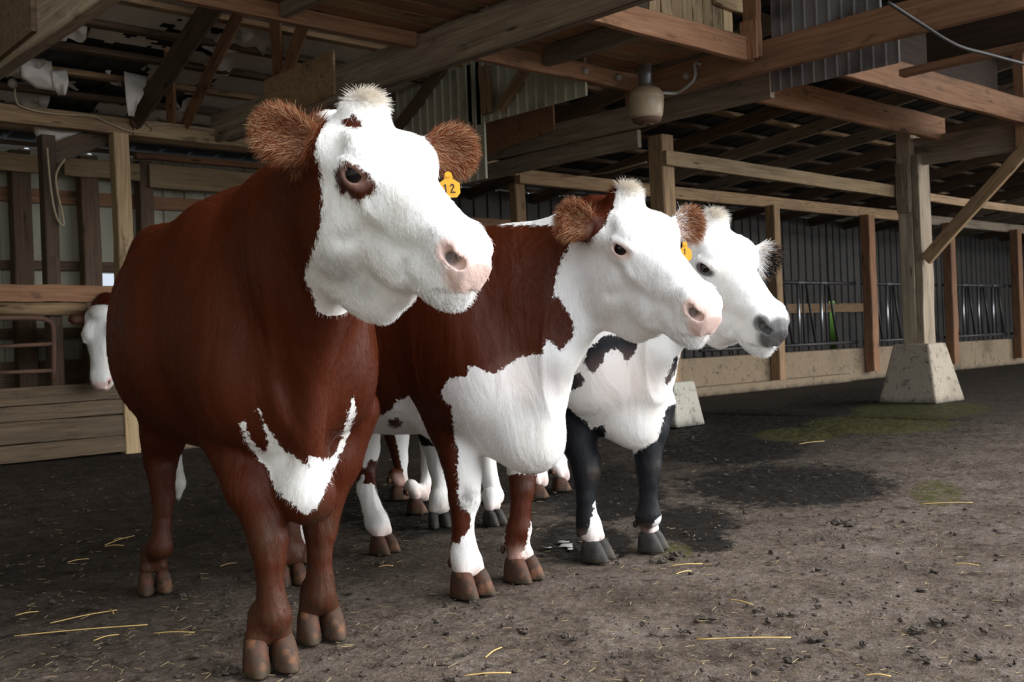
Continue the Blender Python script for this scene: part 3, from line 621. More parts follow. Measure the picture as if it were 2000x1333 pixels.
BLK3 = [[(1140, 705), (1150, 680), (1182, 655), (1250, 655), (1243, 685), (1225, 708), (1213, 690), (1206, 681), (1183, 690), (1178, 708), (1159, 730), (1144, 719)],
        [(1135, 728), (1141, 740), (1139, 755), (1119, 762), (1100, 764), (1100, 740)],
        [(1080, 785), (1103, 798), (1114, 816), (1128, 811), (1146, 825), (1153, 838), (1180, 830), (1190, 950), (1158, 985), (1160, 996), (1153, 1020), (1146, 1045), (1132, 1050), (1080, 1050)],
        [(1330, 780), (1300, 800), (1285, 860), (1240, 885), (1220, 900), (1236, 1060), (1268, 1040), (1278, 1020), (1287, 1010), (1302, 1000), (1315, 900)],
        [(1326, 698), (1320, 725), (1304, 752), (1297, 746), (1312, 715), (1320, 695)]]
def coat3(V, PX, dep, bl, hl):
    w = np.full(len(V), .1)
    for p in BLK3: w = np.minimum(w, -m(poly_sd(PX, p), dep))
    rear = bl[:, 0] < -.05; w = np.where(rear, np.sin(V[:, 0] * 7 + 1) * np.sin(V[:, 1] * 6) * .1 - .03, w)
    hindleg = (bl[:, 0] < -.7) & (V[:, 2] < .5); return np.where(hindleg, np.where(bl[:, 1] < -.02, .36 - V[:, 2], .1), w)
def skin3(A, V, PX, dep, bl, hl):
    face_skin(A, hl, True, .12); legs_dirt(A, V, .03, .20, .3)
    for x, y, r, a in ((1165, 925, 24, .45), (1284, 915, 20, .3), (1165, 1055, 24, .4)): A['dirt'] = np.maximum(A['dirt'], np.clip(1.3 - np.linalg.norm(PX - (x, y), axis=1) / r, 0, 1) * a * (dep < 4.4))
    for sd in (-1, 1): A['black'] = np.maximum(A['black'], np.clip(ball(hl, (.182, sd * .12, -.046), (.048, .05, .027)) * 2, 0, 1) * .9)
    A['pink'] = np.maximum(A['pink'], np.clip((.13 - V[:, 2]) / .04, 0, 1) * .3)
    A['pink'] = np.maximum(A['pink'], np.clip(1.25 - np.linalg.norm((PX - (1225, 745)) / (90, 60), axis=1), 0, 1) * .22 * (dep < 4.4))
cow3 = dict(seed=3, L=1.04, yaw=rad(-95.2), fore=(2.995, 2.72), hind=(3.09, 3.75), poll=P3, head=H3, hs=.90, girth=.84, legs=set_back(legs3, rad(-95.2)), ears=ears3,
    label='black and white cow with a white face, dark nose and black forelegs, farthest of three', mat=M_BLACK, hoof=M_HOOF_BLACK, coat=coat3, skin=skin3, hair_rgb=(.010, .011, .014), ear_rgb=(.012, .012, .014), ear_light=.12,
    ear_white=[lambda q, r, w: np.full(len(q), -.05), lambda q, r, w: .05 * (.48 - q)], ear_pink=.1, group='cattle', brisket=(.11, 0, .49), bags=[((.17, 0, -.335), (.13, .050, .045)), ((.25, 0, -.275), (.09, .040, .032))], front=-.16, br=.055, zs=.95, neck_z=.90, neck_r=.25, neck_up=-.02, hairs=90000)
FAR = dict(step=.018, fstep=.012)
# --- cow standing across behind the three: only its legs show
legs5 = px_legs([
    ([(775, 850, 5.85, 26), (782, 900, 5.80, 14), (783, 925, 5.77, 12), (784, 940, 5.75, 13)], (792, 975), .10, {}),
    ([(838, 860, 5.35, 20), (838, 910, 5.32, 14), (830, 950, 5.29, 11), (828, 968, 5.28, 12)], (828, 1002), .10, {}),
    ([(1062, 800, 5.66, 26), (1060, 880, 5.65, 17), (1056, 920, 5.65, 12), (1058, 940, 5.65, 13)], (1064, 972), .10, {}),
    ([(1085, 800, 5.85, 28), (1092, 880, 5.87, 17), (1096, 915, 5.88, 12), (1100, 930, 5.89, 13)], (1108, 958), .10, {})])
P5 = atD(1275, 585, 6.05); H5 = (rad(35), rad(20), 0); f5 = Frame(P5, frame_yaw(*H5))
cow5 = dict(FAR, seed=5, L=.80, yaw=rad(-23), fore=(4.02, 4.14), hind=(3.30, 4.42), poll=P5, head=H5, hs=.9, girth=.66, zs=.88, legs=set_back(legs5, rad(-23)),
    ears=[(f5.w(.03, s * .11, -.05), f5.w(.0, s * .24, -.03), f5.d(1, 0, .3), .04) for s in (-1, 1)], label='cow standing across behind the other cows, only its red and white legs showing', mat=M_RED, hoof=M_HOOF_RED,
    coat=lambda V, PX, dep, bl, hl: np.where(hl[:, 0] > -.03, .1, np.where(V[:, 2] < .5, np.where(bl[:, 0] > -.4, .1, np.where(bl[:, 1] > 0, m(PX[:, 0] - 783 + (930 - PX[:, 1]) * .22 - 6, dep), .34 - V[:, 2])), -.1)),
    skin=lambda A, V, PX, dep, bl, hl: (face_skin(A, hl), legs_dirt(A, V, .03, .2, .5), A.__setitem__('pink', np.maximum(A['pink'], np.clip((.15 - V[:, 2]) / .05, 0, 1) * .5)))[0], hair_rgb=(.098, .0195, .0056),
    ear_white=[lambda q, r, w: np.full(len(q), -.05)] * 2, group='cattle', brisket=(.20, 0, .52), hairs=6000)
# --- cow looking over the plank wall behind the near cow
P4 = atY(197, 612, 8.62); H4 = (rad(-126), rad(72), 0); f4 = Frame(P4, frame_yaw(*H4)); y4 = rad(180); B4 = Frame((P4[0] + .62, 9.62, 0), frame_yaw(y4))
def straight_leg(x, y): return dict(pts=[(B4.w(x, y, .75), .10), (B4.w(x, y, .42), .055), (B4.w(x, y, .33), .05), (B4.w(x, y, .18), .035)], foot=B4.w(x + .02, y, 0), fw=.11)
cow4 = dict(FAR, seed=6, L=1.0, yaw=y4, fore=tuple(B4.o[:2]), hind=tuple(B4.w(-1.0, 0, 0)[:2]), poll=P4, head=H4, hs=1.12, girth=.62, legs=[straight_leg(x, y) for x in (0, -1.0) for y in (-.16, .16)],
    ears=[(f4.w(.03, s_ * .11, -.05), f4.w(.02, s_ * .27, -.06), TO_CAM, .05) for s_ in (-1, 1)], label='white faced cow looking over the plank wall behind the near cow', mat=M_RED, hoof=M_HOOF_RED,
    coat=lambda V, PX, dep, bl, hl: np.where((hl[:, 0] > -.06) & (np.abs(hl[:, 1]) < .2), .1, -.1), skin=lambda A, V, PX, dep, bl, hl: face_skin(A, hl), hair_rgb=(.098, .0195, .0056),
    ear_white=[lambda q, r, w: np.full(len(q), -.05)] * 2, group='cattle', brisket=(.2, 0, .5), hairs=12000)
# ------------------------------------------------------------------ barn materials
def wood(name, a, b, c, rough=0.78, bumps=0.35):
    """weathered lumber, grain along the object's own x axis"""
    s = NT(name); oc = s.node('ShaderNodeTexCoord').outputs['Object']; rnd = s.node('ShaderNodeObjectInfo').outputs['Random']
    off = s.node('ShaderNodeVectorMath', {0: oc, 1: s.node('ShaderNodeCombineXYZ', {0: s.math('MULTIPLY', rnd, 37.0), 1: s.math('MULTIPLY', rnd, 11.0), 2: s.math('MULTIPLY', rnd, 5.0)}).outputs[0]}, operation='ADD').outputs[0]
    def mp(sc): return s.node('ShaderNodeMapping', {'Vector': off, 'Scale': sc}).outputs[0]
    grain = s.noise(1.0, 5, mp((2.2, 46, 46)), .6, .6); big = s.noise(1.0, 3, mp((1.1, 5, 5))); stain = s.noise(1.0, 5, mp((3.0, 9, 9)), .65)
    col = s.ramp(grain, [(0.30, a), (0.52, b), (0.75, c)])
    col = s.mix(s.math('MULTIPLY', s.step(big, .45, .75), .45), col, (0.10, 0.075, 0.055))
    col = s.mix(s.math('MULTIPLY', s.step(stain, .56, .72), .6), col, (0.035, 0.024, 0.017))
    kn = s.node('ShaderNodeTexVoronoi', {'Vector': mp((1.6, 9, 9)), 'Scale': 1.0}).outputs['Distance']
    col = s.mix(s.math('MULTIPLY', s.step(kn, .13, .04), .8), col, (0.03, 0.016, 0.010))
    hsv = s.node('ShaderNodeHueSaturation', {'Color': col, 'Value': s.node('ShaderNodeMapRange', {'Value': rnd, 'To Min': .72, 'To Max': 1.28}).outputs[0]}).outputs[0]
    return s.done(hsv, rough, s.bump(s.math('ADD', grain, s.math('MULTIPLY', stain, .5)), bumps, .01), .25)
M_WOOD = wood('barn_timber', (.21, .125, .064), (.33, .215, .118), (.45, .31, .18))
M_WOOD_RED = wood('reddish_timber', (.22, .105, .054), (.32, .168, .092), (.42, .24, .14))
M_WOOD_GREY = wood('weathered_timber', (.17, .130, .090), (.27, .215, .155), (.37, .305, .23))
M_WOOD_DARK = wood('dark_timber', (.075, .047, .029), (.12, .078, .049), (.17, .115, .075))
M_POST = wood('post_timber', (.36, .28, .19), (.50, .40, .285), (.60, .50, .375))
M_PLANK = wood('stained_plank', (.062, .043, .026), (.105, .075, .046), (.16, .118, .075))
M_BLACKWOOD = wood('blackish_brown_timber', (.030, .018, .011), (.045, .027, .017), (.065, .04, .026))  # darkest of the timber tones, a blackish brown
M_WOOD_PALE = wood('pale_timber', (.30, .205, .105), (.43, .31, .175), (.54, .41, .25))
def concrete(name, a, b, stain=(0.05, 0.035, 0.022), board=False):
    s = NT(name); oc = s.node('ShaderNodeTexCoord').outputs['Object']
    col = s.mix(s.noise(5, 6, oc, .65), a, b); col = s.mix(s.math('MULTIPLY', s.step(s.noise(13, 5, oc, .75), .53, .66), .75), col, stain)
    col = s.mix(s.math('MULTIPLY', s.step(s.noise(1.3, 4, oc), .5, .75), .5), col, stain)
    z = s.node('ShaderNodeSeparateXYZ', {'Vector': oc}).outputs['Z']; col = s.mix(s.math('MULTIPLY', s.step(s.math('ADD', z, s.math('MULTIPLY', s.noise(6, 4, oc), .14)), .16, .03), .85), col, (0.022, 0.017, 0.012))
    h = s.noise(40, 6, oc)
    if board: h = s.math('ADD', h, s.math('MULTIPLY', s.node('ShaderNodeTexWave', {'Vector': s.node('ShaderNodeMapping', {'Vector': oc, 'Scale': (.3, .3, 9)}).outputs[0], 'Scale': 1.0, 'Distortion': 1.5}).outputs['Fac'], .8))
    return s.done(col, .85, s.bump(h, .6, .012))
M_CONC = concrete('stained_concrete', (.23, .165, .10), (.34, .255, .165)); M_PIER = concrete('pier_concrete', (.33, .275, .205), (.45, .385, .30)); M_PIER2 = concrete('grey_concrete', (.36, .34, .28), (.48, .455, .385))
def sheet(name, a, b, dirt):
    s = NT(name); oc = s.node('ShaderNodeTexCoord').outputs['Object']
    col = s.mix(s.noise(1.0, 5, s.node('ShaderNodeMapping', {'Vector': oc, 'Scale': (7, 7, .8)}).outputs[0]), a, b); col = s.mix(s.step(s.noise(2.2, 5, oc), .48, .75), col, dirt)
    return s.done(col, .6, None, .3)
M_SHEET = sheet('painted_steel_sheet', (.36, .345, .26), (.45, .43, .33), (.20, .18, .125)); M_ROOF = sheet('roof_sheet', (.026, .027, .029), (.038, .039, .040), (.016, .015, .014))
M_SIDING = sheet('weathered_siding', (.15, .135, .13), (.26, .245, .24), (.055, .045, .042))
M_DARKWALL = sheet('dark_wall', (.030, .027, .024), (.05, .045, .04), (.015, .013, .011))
M_FOIL = plain('insulation_foil', (.62, .57, .51), .65, (9, .6, .03), .18)
M_GALV = plain('galvanised_pipe', (.36, .37, .38), .34, None, .15, .5, .85); M_IRON = plain('dark_iron', (.035, .032, .032), .5, None, .2); M_RUST = plain('rusty_steel', (.12, .062, .040), .75, (60, .4, .004))
M_ROPE = plain('rope', (.40, .32, .21), .9, (220, .6, .003)); M_LAMP = plain('lamp_enamel', (.40, .31, .20), .35, (30, .1, .003), .2, .5); M_CERAMIC = plain('porcelain', (.30, .27, .23), .4); M_PVC = plain('grey_conduit', (.36, .34, .31), .45)
M_STRAW = plain('straw', (.50, .34, .12), .6); M_GRASS = plain('grass', (.10, .26, .025), .8)
def floor_material():
    s = NT('barn_floor'); oc = s.node('ShaderNodeTexCoord').outputs['Object']
    mid = s.noise(3.2, 6, oc, .65); fine = s.noise(30, 6, oc, .75); grit = s.noise(95, 4, oc, .7); mot = s.noise(11, 6, oc, .72)
    v = s.math('ADD', s.math('MULTIPLY', mid, .35), s.math('ADD', s.math('MULTIPLY', fine, .40), s.math('MULTIPLY', grit, .25)))
    col = s.ramp(v, [(.36, (.040, .029, .020)), (.46, (.135, .102, .078)), (.54, (.215, .172, .140)), (.64, (.33, .28, .24))])
    col = s.mix(s.math('MULTIPLY', s.step(mot, .54, .66), .72), col, (.034, .025, .017))
    col = s.mix(s.math('MULTIPLY', s.step(s.noise(1.4, 5, oc, .6), .52, .70), .45), col, (.070, .050, .034))
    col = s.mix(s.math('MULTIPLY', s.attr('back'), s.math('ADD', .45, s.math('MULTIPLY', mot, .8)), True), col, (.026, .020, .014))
    wn2 = s.math('SUBTRACT', s.math('ADD', s.math('MULTIPLY', s.noise(4.5, 8, oc, .8), .6), s.math('MULTIPLY', s.noise(17, 5, oc, .7), .4)), .5)
    wet = s.step(s.math('ADD', s.attr('wet'), s.math('MULTIPLY', wn2, 3.0)), .30, .75)
    col = s.mix(s.math('MULTIPLY', wet, .93), col, (.009, .007, .006))
    grn = s.math('MULTIPLY', s.step(s.math('ADD', s.attr('green'), s.math('MULTIPLY', wn2, .9)), .25, .6), s.step(s.noise(18, 5, oc, .7), .38, .58)); col = s.mix(s.math('MULTIPLY', grn, .85), col, (.095, .090, .016))
    col = s.mix(s.math('MULTIPLY', s.step(s.noise(60, 3, oc), .69, .73), .8), col, (.46, .43, .39))
    h = s.math('ADD', s.math('MULTIPLY', mid, .8), s.math('ADD', s.math('MULTIPLY', fine, .7), s.math('ADD', s.math('MULTIPLY', mot, .8), s.math('MULTIPLY', grit, .25))))
    ro = s.math('SUBTRACT', .85, s.math('MULTIPLY', wet, s.math('MULTIPLY', s.step(s.noise(14, 4, oc), .42, .60), .45)))
    return s.done(col, ro, s.bump(h, 1.0, .05), .14)
M_FLOOR = floor_material()

# ------------------------------------------------------------------ barn helpers
def board_shape(L, w, h, rng, wob=.003, seg=6):
    V, Fs = [], []; b = min(w, h) * .07
    for i in range(seg + 1):
        x = -L / 2 + L * i / seg; dy, dz = rng.normal(0, wob), rng.normal(0, wob)
        for y, z in ((-w/2+b, -h/2), (w/2-b, -h/2), (w/2, -h/2+b), (w/2, h/2-b), (w/2-b, h/2), (-w/2+b, h/2), (-w/2, h/2-b), (-w/2, -h/2+b)): V.append((x, y + dy, z + dz))
    for i in range(seg):
        for j in range(8): k = (j + 1) % 8; Fs.append((i*8+j, (i+1)*8+j, (i+1)*8+k, i*8+k))
    Fs.append(tuple(range(8))); Fs.append(tuple(range(seg*8, seg*8+8))[::-1]); return V, Fs
BR = np.random.default_rng(5)
def board(name, a, b, w, h, mat, label=None, cat=None, group=None, parent=None, up=(0, 0, 1), wob=.003):
    """straight timber from a to b (centre line); w = thickness across, h = depth along 'up'"""
    a = np.asarray(a, float); b = np.asarray(b, float); x = unit(b - a); u = np.asarray(up, float)
    if abs(x @ u) > .97: u = np.array([0, 1., 0])
    y = unit(np.cross(u, x)); z = np.cross(x, y); L = np.linalg.norm(b - a)
    V, Fs = board_shape(L, w, h, BR, wob); me = bpy.data.meshes.new(name); me.from_pydata(V, [], Fs); me.update(); me.materials.append(mat)
    o = bpy.data.objects.new(name, me); COL.objects.link(o); c = (a + b) / 2; M = Matrix(((x[0], y[0], z[0], 0), (x[1], y[1], z[1], 0), (x[2], y[2], z[2], 0), (0, 0, 0, 1)))
    o.rotation_euler = M.to_euler(); o.location = c
    if parent is not None: o.parent = parent; o.location = c - np.array(WORLD_LOC[parent.name])
    WORLD_LOC[o.name] = tuple(c); return tag(o, label, cat, group)
def beamA(name, Y, x0, x1, z0, z1, t, mat, label=None, cat='beam', group=None, parent=None):
    return board(name, (x0, Y + t/2, (z0+z1)/2), (x1, Y + t/2, (z0+z1)/2), t, z1 - z0, mat, label, cat, group, parent)
def beamB(name, X, y0, y1, z0, z1, t, mat, label=None, cat='beam', group=None, parent=None):
    return board(name, (X + t/2, y0, (z0+z1)/2), (X + t/2, y1, (z0+z1)/2), t, z1 - z0, mat, label, cat, group, parent)
def post(name, x, y, z0, z1, wx, wy, mat, label=None, cat='post', group=None, parent=None):
    return board(name, (x, y, z0), (x, y, z1), wx, wy, mat, label, cat, group, parent, up=(0, 1, 0))
def block(name, lo, hi, mat, label=None, cat=None, group=None, parent=None, taper=0.0, kind=None):
    (x0, y0, z0), (x1, y1, z1) = lo, hi; t = taper
    V = [(x0, y0, z0), (x1, y0, z0), (x1, y1, z0), (x0, y1, z0), (x0+t, y0+t, z1), (x1-t, y0+t, z1), (x1-t, y1-t, z1), (x0+t, y1-t, z1)]
    Fs = [(3, 2, 1, 0), (4, 5, 6, 7), (0, 1, 5, 4), (1, 2, 6, 5), (2, 3, 7, 6), (3, 0, 4, 7)]
    o = link_mesh(name, V, Fs, mat, parent); md = o.modifiers.new('bevel', 'BEVEL'); md.width = .02; md.segments = 2
    return tag(o, label, cat, group, kind)
def pipe(name, pts, r, mat, label=None, cat=None, group=None, parent=None, sides=10):
    V, Fs = tube(pts, r, sides); return tag(link_mesh(name, V, Fs, mat, parent, True), label, cat, group)
def smooth_path(pts, n=8):
    pts = np.asarray(pts, float); P = np.vstack([2*pts[0]-pts[1], pts, 2*pts[-1]-pts[-2]]); out = []
    for i in range(1, len(P) - 2):
        for t in np.linspace(0, 1, n, endpoint=False):
            a, b, c, d = P[i-1], P[i], P[i+1], P[i+2]; out.append(.5*((2*b)+(c-a)*t+(2*a-5*b+4*c-d)*t*t+(3*b-a-3*c+d)*t**3))
    out.append(pts[-1]); return np.array(out)
def ribbed(name, o, ux, uz, L, Hh, pitch, depth, mat, nrm, label=None, cat=None, kind=None, holes=()):
    """steel sheet with raised ribs every pitch metres: a folded strip swept along uz"""
    o, ux, uz, nrm = [np.asarray(v, float) for v in (o, ux, uz, nrm)]; xs = []; n = int(L / pitch)
    for i in range(n): x = i * pitch; xs += [(x, 0), (x + pitch*.78, 0), (x + pitch*.84, depth), (x + pitch*.94, depth)]
    xs.append((n*pitch, 0)); zs = sorted({0., Hh, *[z for h in holes for z in (h[2], h[3])]})
    allx = sorted(xs + [(x, 0) for h in holes for x in (h[0], h[1])]); V = []; Fs = []
    for z in zs:
        for x, d in allx: V.append(o + ux*x + uz*z + nrm*d)
    m_ = len(allx)
    for k in range(len(zs) - 1):
        for i in range(m_ - 1):
            cx, cz = (allx[i][0] + allx[i+1][0])/2, (zs[k] + zs[k+1])/2
            if any(h[0] < cx < h[1] and h[2] < cz < h[3] for h in holes): continue
            Fs.append((k*m_+i, k*m_+i+1, (k+1)*m_+i+1, (k+1)*m_+i))
    ob = link_mesh(name, V, Fs, mat); sd = ob.modifiers.new('thickness', 'SOLIDIFY'); sd.thickness = .004
    return tag(ob, label, cat, None, kind)
# ------------------------------------------------------------------ the barn: ground, walls, roof
YC, YW = 8.80, 10.40          # feed curb line and back wall line
def ground_h(x, y):
    return (0.018*np.sin(x*1.7+.6)*np.sin(y*1.3+.2) + 0.010*np.sin(x*4.3+1)*np.sin(y*3.7) + .006*np.sin(x*9.1)*np.sin(y*8.3+2)) * .35
gx = np.concatenate([np.arange(-8, 0, .5), np.arange(0, 9, .032), np.arange(9, 40.1, .5)]); gy = np.concatenate([np.arange(-14, 0, .5), np.arange(0, 8.7, .032), np.arange(8.7, 16.1, .5)])
GX, GY = np.meshgrid(gx, gy, indexing='ij'); rg = np.random.default_rng(3)
near = (GX > .2) & (GX < 9) & (GY > .2) & (GY < 8.6)
GZ = np.where(near, ground_h(GX, GY) - .006, 0) + np.where(near, rg.normal(0, .0030, GX.shape), 0)
GZ = np.minimum(GZ, .003)
gv = np.stack([GX.ravel(), GY.ravel(), GZ.ravel()], 1); ny = len(gy)
ii, jj = np.meshgrid(np.arange(len(gx) - 1), np.arange(ny - 1), indexing='ij'); a_ = (ii * ny + jj).ravel()
floor = link_mesh('floor', gv, np.stack([a_, a_ + ny, a_ + ny + 1, a_ + 1], 1), M_FLOOR, None, True, (0, 0, 0)); tag(floor, 'trampled dark brown earth and manure floor of the barn', 'floor', kind='structure')
gp, gd = to_view(np.where((gv @ FW > .4)[:, None], gv, CAM + FW))
def blob(pts): return np.max([np.clip(1.7 - 1.5 * np.linalg.norm((gp - (x, y)) / (rx, ry), axis=1), 0, 1) for x, y, rx, ry in pts], 0)
ok = (gv @ FW > .4)
wet = blob([(1540, 950, 260, 55), (1340, 1025, 130, 45), (1180, 970, 150, 70), (1420, 880, 200, 35), (1130, 1060, 130, 50), (1700, 790, 200, 40), (1480, 830, 260, 40), (1380, 1065, 70, 20), (800, 1000, 200, 60)]) * ok
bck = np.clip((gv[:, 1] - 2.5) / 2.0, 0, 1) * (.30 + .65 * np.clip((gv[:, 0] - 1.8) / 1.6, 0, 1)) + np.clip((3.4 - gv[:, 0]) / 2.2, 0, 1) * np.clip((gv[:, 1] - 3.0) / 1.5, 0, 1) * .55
grn = blob([(1830, 965, 60, 30), (1720, 830, 170, 22), (1560, 850, 100, 16), (1800, 800, 160, 18), (1320, 1080, 40, 22)]) * ok
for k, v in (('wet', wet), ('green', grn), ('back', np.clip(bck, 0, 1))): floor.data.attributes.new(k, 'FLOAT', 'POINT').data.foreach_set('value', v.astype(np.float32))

# back wall with a small window gap and a door slit, outdoors behind it
w0 = atY(195, 560, YW); w1 = atY(229, 535, YW); g0 = atY(1622, 682, YW); g1 = atY(1629, 588, YW)
ribbed('wall_back', (-3, YW, 0), (1, 0, 0), (0, 0, 1), 11, 2.78, .23, .02, M_SHEET, (0, -1, 0), 'pale ribbed steel back wall at the left of the barn', 'wall', 'structure',
       [(w0[0] + 3, w1[0] + 3.05, w0[2], w1[2])])
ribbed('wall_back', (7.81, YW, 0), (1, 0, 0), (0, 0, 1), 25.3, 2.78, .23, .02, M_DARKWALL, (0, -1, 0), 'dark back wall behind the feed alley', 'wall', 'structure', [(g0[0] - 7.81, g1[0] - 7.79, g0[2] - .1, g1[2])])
ribbed('wall_left', (-3, YW, 0), (0, -1, 0), (0, 0, 1), 12.5, 4.0, .23, .02, M_SHEET, (1, 0, 0), 'unseen ribbed steel end wall at the near end, lengthened to block sky fill', 'wall', 'structure')  # out of view; run past the camera to block sky fill from the left
ribbed('wall_right', (33, 0, 0), (0, 1, 0), (0, 0, 1), 10.4, 4.0, .23, .02, M_SHEET, (-1, 0, 0), 'ribbed steel end wall at the far end', 'wall', 'structure')
SL = .13
def roof_z(y): return 2.99 + SL * (8.8 - y)
RY0 = 1.3
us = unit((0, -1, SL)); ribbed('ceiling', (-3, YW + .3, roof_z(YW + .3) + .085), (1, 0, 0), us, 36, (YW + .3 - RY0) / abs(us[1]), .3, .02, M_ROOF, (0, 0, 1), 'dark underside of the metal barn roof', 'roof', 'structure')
gb = np.random.default_rng(8); V_, F_ = uv_ball(1, 20, 12); V_ = np.array(V_) * (1 + gb.normal(0, .06, (len(V_), 1)))
hb = link_mesh('hedge', V_ * (2.2, .8, .9) + (CAM + ray(1626, 640) * (depth_of((g0 + g1) / 2) + 4)), F_, M_GRASS, None, True); tag(hb, 'bright green bush outside, seen through the slit in the back wall', 'bush')
# roof framing
for i, y in enumerate(np.arange(RY0 + .15, YW, .47)):
    beamA('purlin', y, -2.8, 30, roof_z(y + .02) + .015, roof_z(y + .02) + .06, .09, M_WOOD_DARK if i % 3 else M_WOOD, 'roof purlin running lengthwise under the metal roof sheets', 'purlin', 'roof purlins')
for x in np.arange(7.75, 28, 1.12):
    board('rafter', (x, YW + .1, roof_z(YW + .1) - .075), (x, RY0 + .1, roof_z(RY0 + .1) - .075), .045, .15, M_WOOD_DARK if int(x * 3) % 3 else M_WOOD_GREY, 'sloping rafter under the right side of the roof', 'rafter', 'rafters over the feed alley')
# plate beam on the curb posts
def plate(x0, x1, z0, z1, mat, label): return beamA('plate_beam', YC, x0, x1, z0, z1, .09, mat, label)
plate(1.2, 3.80, 2.68, 2.82, M_WOOD, 'left length of the plate beam, carrying a rope, with an iron plug at its end')
plate(3.81, 8.24, 2.675, 2.815, M_WOOD_PALE, 'middle length of the plate beam, passing behind the near cow\'s ears')
plate(8.25, 16.9, 2.585, 2.745, M_WOOD, 'right length of the plate beam, running behind the lamp post')
plate(16.95, 30, 2.56, 2.72, M_WOOD_GREY, 'farthest length of the plate beam, right of the thick timber post')
# curb posts
post('curb_post', 3.70, YC + .05, 0, 2.68, .13, .12, M_WOOD_PALE, 'pale square post behind the near cow\'s rump, under the roped beam')
post('curb_post', 3.13, YC + .12, .3, 2.62, .11, .12, M_WOOD_DARK, 'dark post hung with loops of old rope at far left')
post('curb_post', 8.32, YC + .13, .3, 2.60, .15, .12, M_WOOD, 'short visible post between the near cow\'s tagged ear and the middle cow\'s ear')
for px, lab, mat, wd in ((1507, 'curb post just behind the black cow\'s ear', M_WOOD, .15), (1692, 'reddish curb post between two headlock panels, left of the thick timber post', M_WOOD_RED, .19), (1850, 'reddish curb post just right of the concrete pier', M_WOOD_RED, .19), (1981, 'curb post at the right edge of the view', M_WOOD_RED, .19)):
    p = atY(px, 640, YC); post('curb_post', p[0], YC - .085, .13, 2.60, wd, .16, mat, lab)
# curbs
pl = root('plank_wall', (2.7, YC, 0), 'low wall of stacked stained planks at far left', 'wall')
for z0, z1, dy in ((0.02, .155, 0), (.16, .33, .005), (.335, .455, 0), (.46, .60, -.03)): beamA('plank', YC + dy, 1.0, 4.0, z0, z1, .06, M_PLANK, None, None, None, pl)
block('feed_curb', (4.05, YC, 0), (31, YC + .22, .505), M_CONC, 'long low stained concrete curb along the feed alley', 'curb')
block('curb_step', (4.05, YC - .16, 0), (14.9, YC, .13), M_CONC, 'low concrete footing step along the curb', 'step')
# rails at the left
a, b = atY(-40, 571, YC - .02), atY(215, 575, YC - .02); board('fence_rail', a, b + (.05, 0, 0), .05, .135, M_WOOD_RED, 'upper flat wooden fence rail at far left', 'rail')
a, b = atY(-40, 603, YC + .02), atY(166, 604, YC + .02); pipe('fence_rail', [a, b], .055, M_WOOD, 'round log rail under the flat rail at far left', 'rail')
gt = root('pipe_gate', atY(100, 742, YC + .02), 'bent rusty pipe gate below the log rail', 'gate')
pipe('frame', smooth_path([atY(-30, 622, YC + .02), atY(60, 621, YC + .02), atY(92, 626, YC + .02), atY(104, 645, YC + .02), atY(104, 742, YC + .02)], 5), .022, M_RUST, parent=gt)
for y0, y1 in ((679, 672), (730, 724)): pipe('cross_bar', [atY(-30, y0, YC + .02), atY(103, y1, YC + .02)], .016, M_RUST, parent=gt)
# back wall framing at the left
for yy, h in ((384, .13), (520, .09)):
    p = atY(100, yy, YW - .06); beamA('wall_girt', YW - .065, -2, 9.5, p[2] - h/2, p[2] + h/2, .045, M_WOOD_RED if yy < 400 else M_WOOD_DARK, ('upper' if yy < 400 else 'lower') + ' horizontal girt on the left part of the back wall')
p = atY(100, 652, YW - .06); beamA('wall_girt', YW - .065, -2, 9.5, p[2] - .05, p[2] + .05, .045, M_WOOD_DARK, 'lowest horizontal girt, seen below the log rail')
p = atY(1600, 602, YW - .06); beamA('wall_girt', YW - .065, 14, 18.6, p[2] - .08, p[2] + .08, .05, M_WOOD, 'girt behind the headlocks, beside the black cow\'s nose')
p = atY(100, 720, YW - .06); beamA('kick_board', YW - .09, -2, 9.5, .15, .80, .03, M_WOOD_DARK, 'dark boarding along the foot of the back wall at far left', 'board')
for px, w_, lab in ((42, .17, 'dark wall post at the far left edge'), (176, .17, 'dark wall post left of the small bright window'), (285, .14, 'grey brown wall post above the near cow\'s rump')):
    p = atY(px, 420, YW - .2); post('wall_post', p[0], YW - .17, 0, 2.72, w_, .14, M_WOOD_DARK, lab)
for x0, x1, yt, yb, mat, lab in ((-60, 84, 291, 327, M_WOOD_PALE, 'pale header plank at far left under the roped beam'), (125, 272, 307, 342, M_WOOD_PALE, 'pale header plank behind the pale square post'), (292, 640, 320, 366, M_WOOD_PALE, 'wide pale header plank above the near cow\'s back')):
    a = atY(x0, yt, YW - .3); b = atY(x1, yt, YW - .3); c = atY(x0, yb, YW - .3); beamA('header_plank', YW - .3, a[0], b[0], c[2], a[2], .05, mat, lab)
a = atY(268, 296, YW - .39); b = atY(600, 345, YW - .39); beamA('ledger_board', YW - .39, a[0], b[0], a[2] - .06, a[2], .09, M_WOOD_RED, 'thin reddish ledger board above the wide header plank')
a, b = atY(92, 306, YC + .2), atY(232, 252, YC + .2); board('knee_brace', a, b, .05, .16, M_WOOD_DARK, 'dark diagonal brace from the roped post up to the plate beam', 'brace')
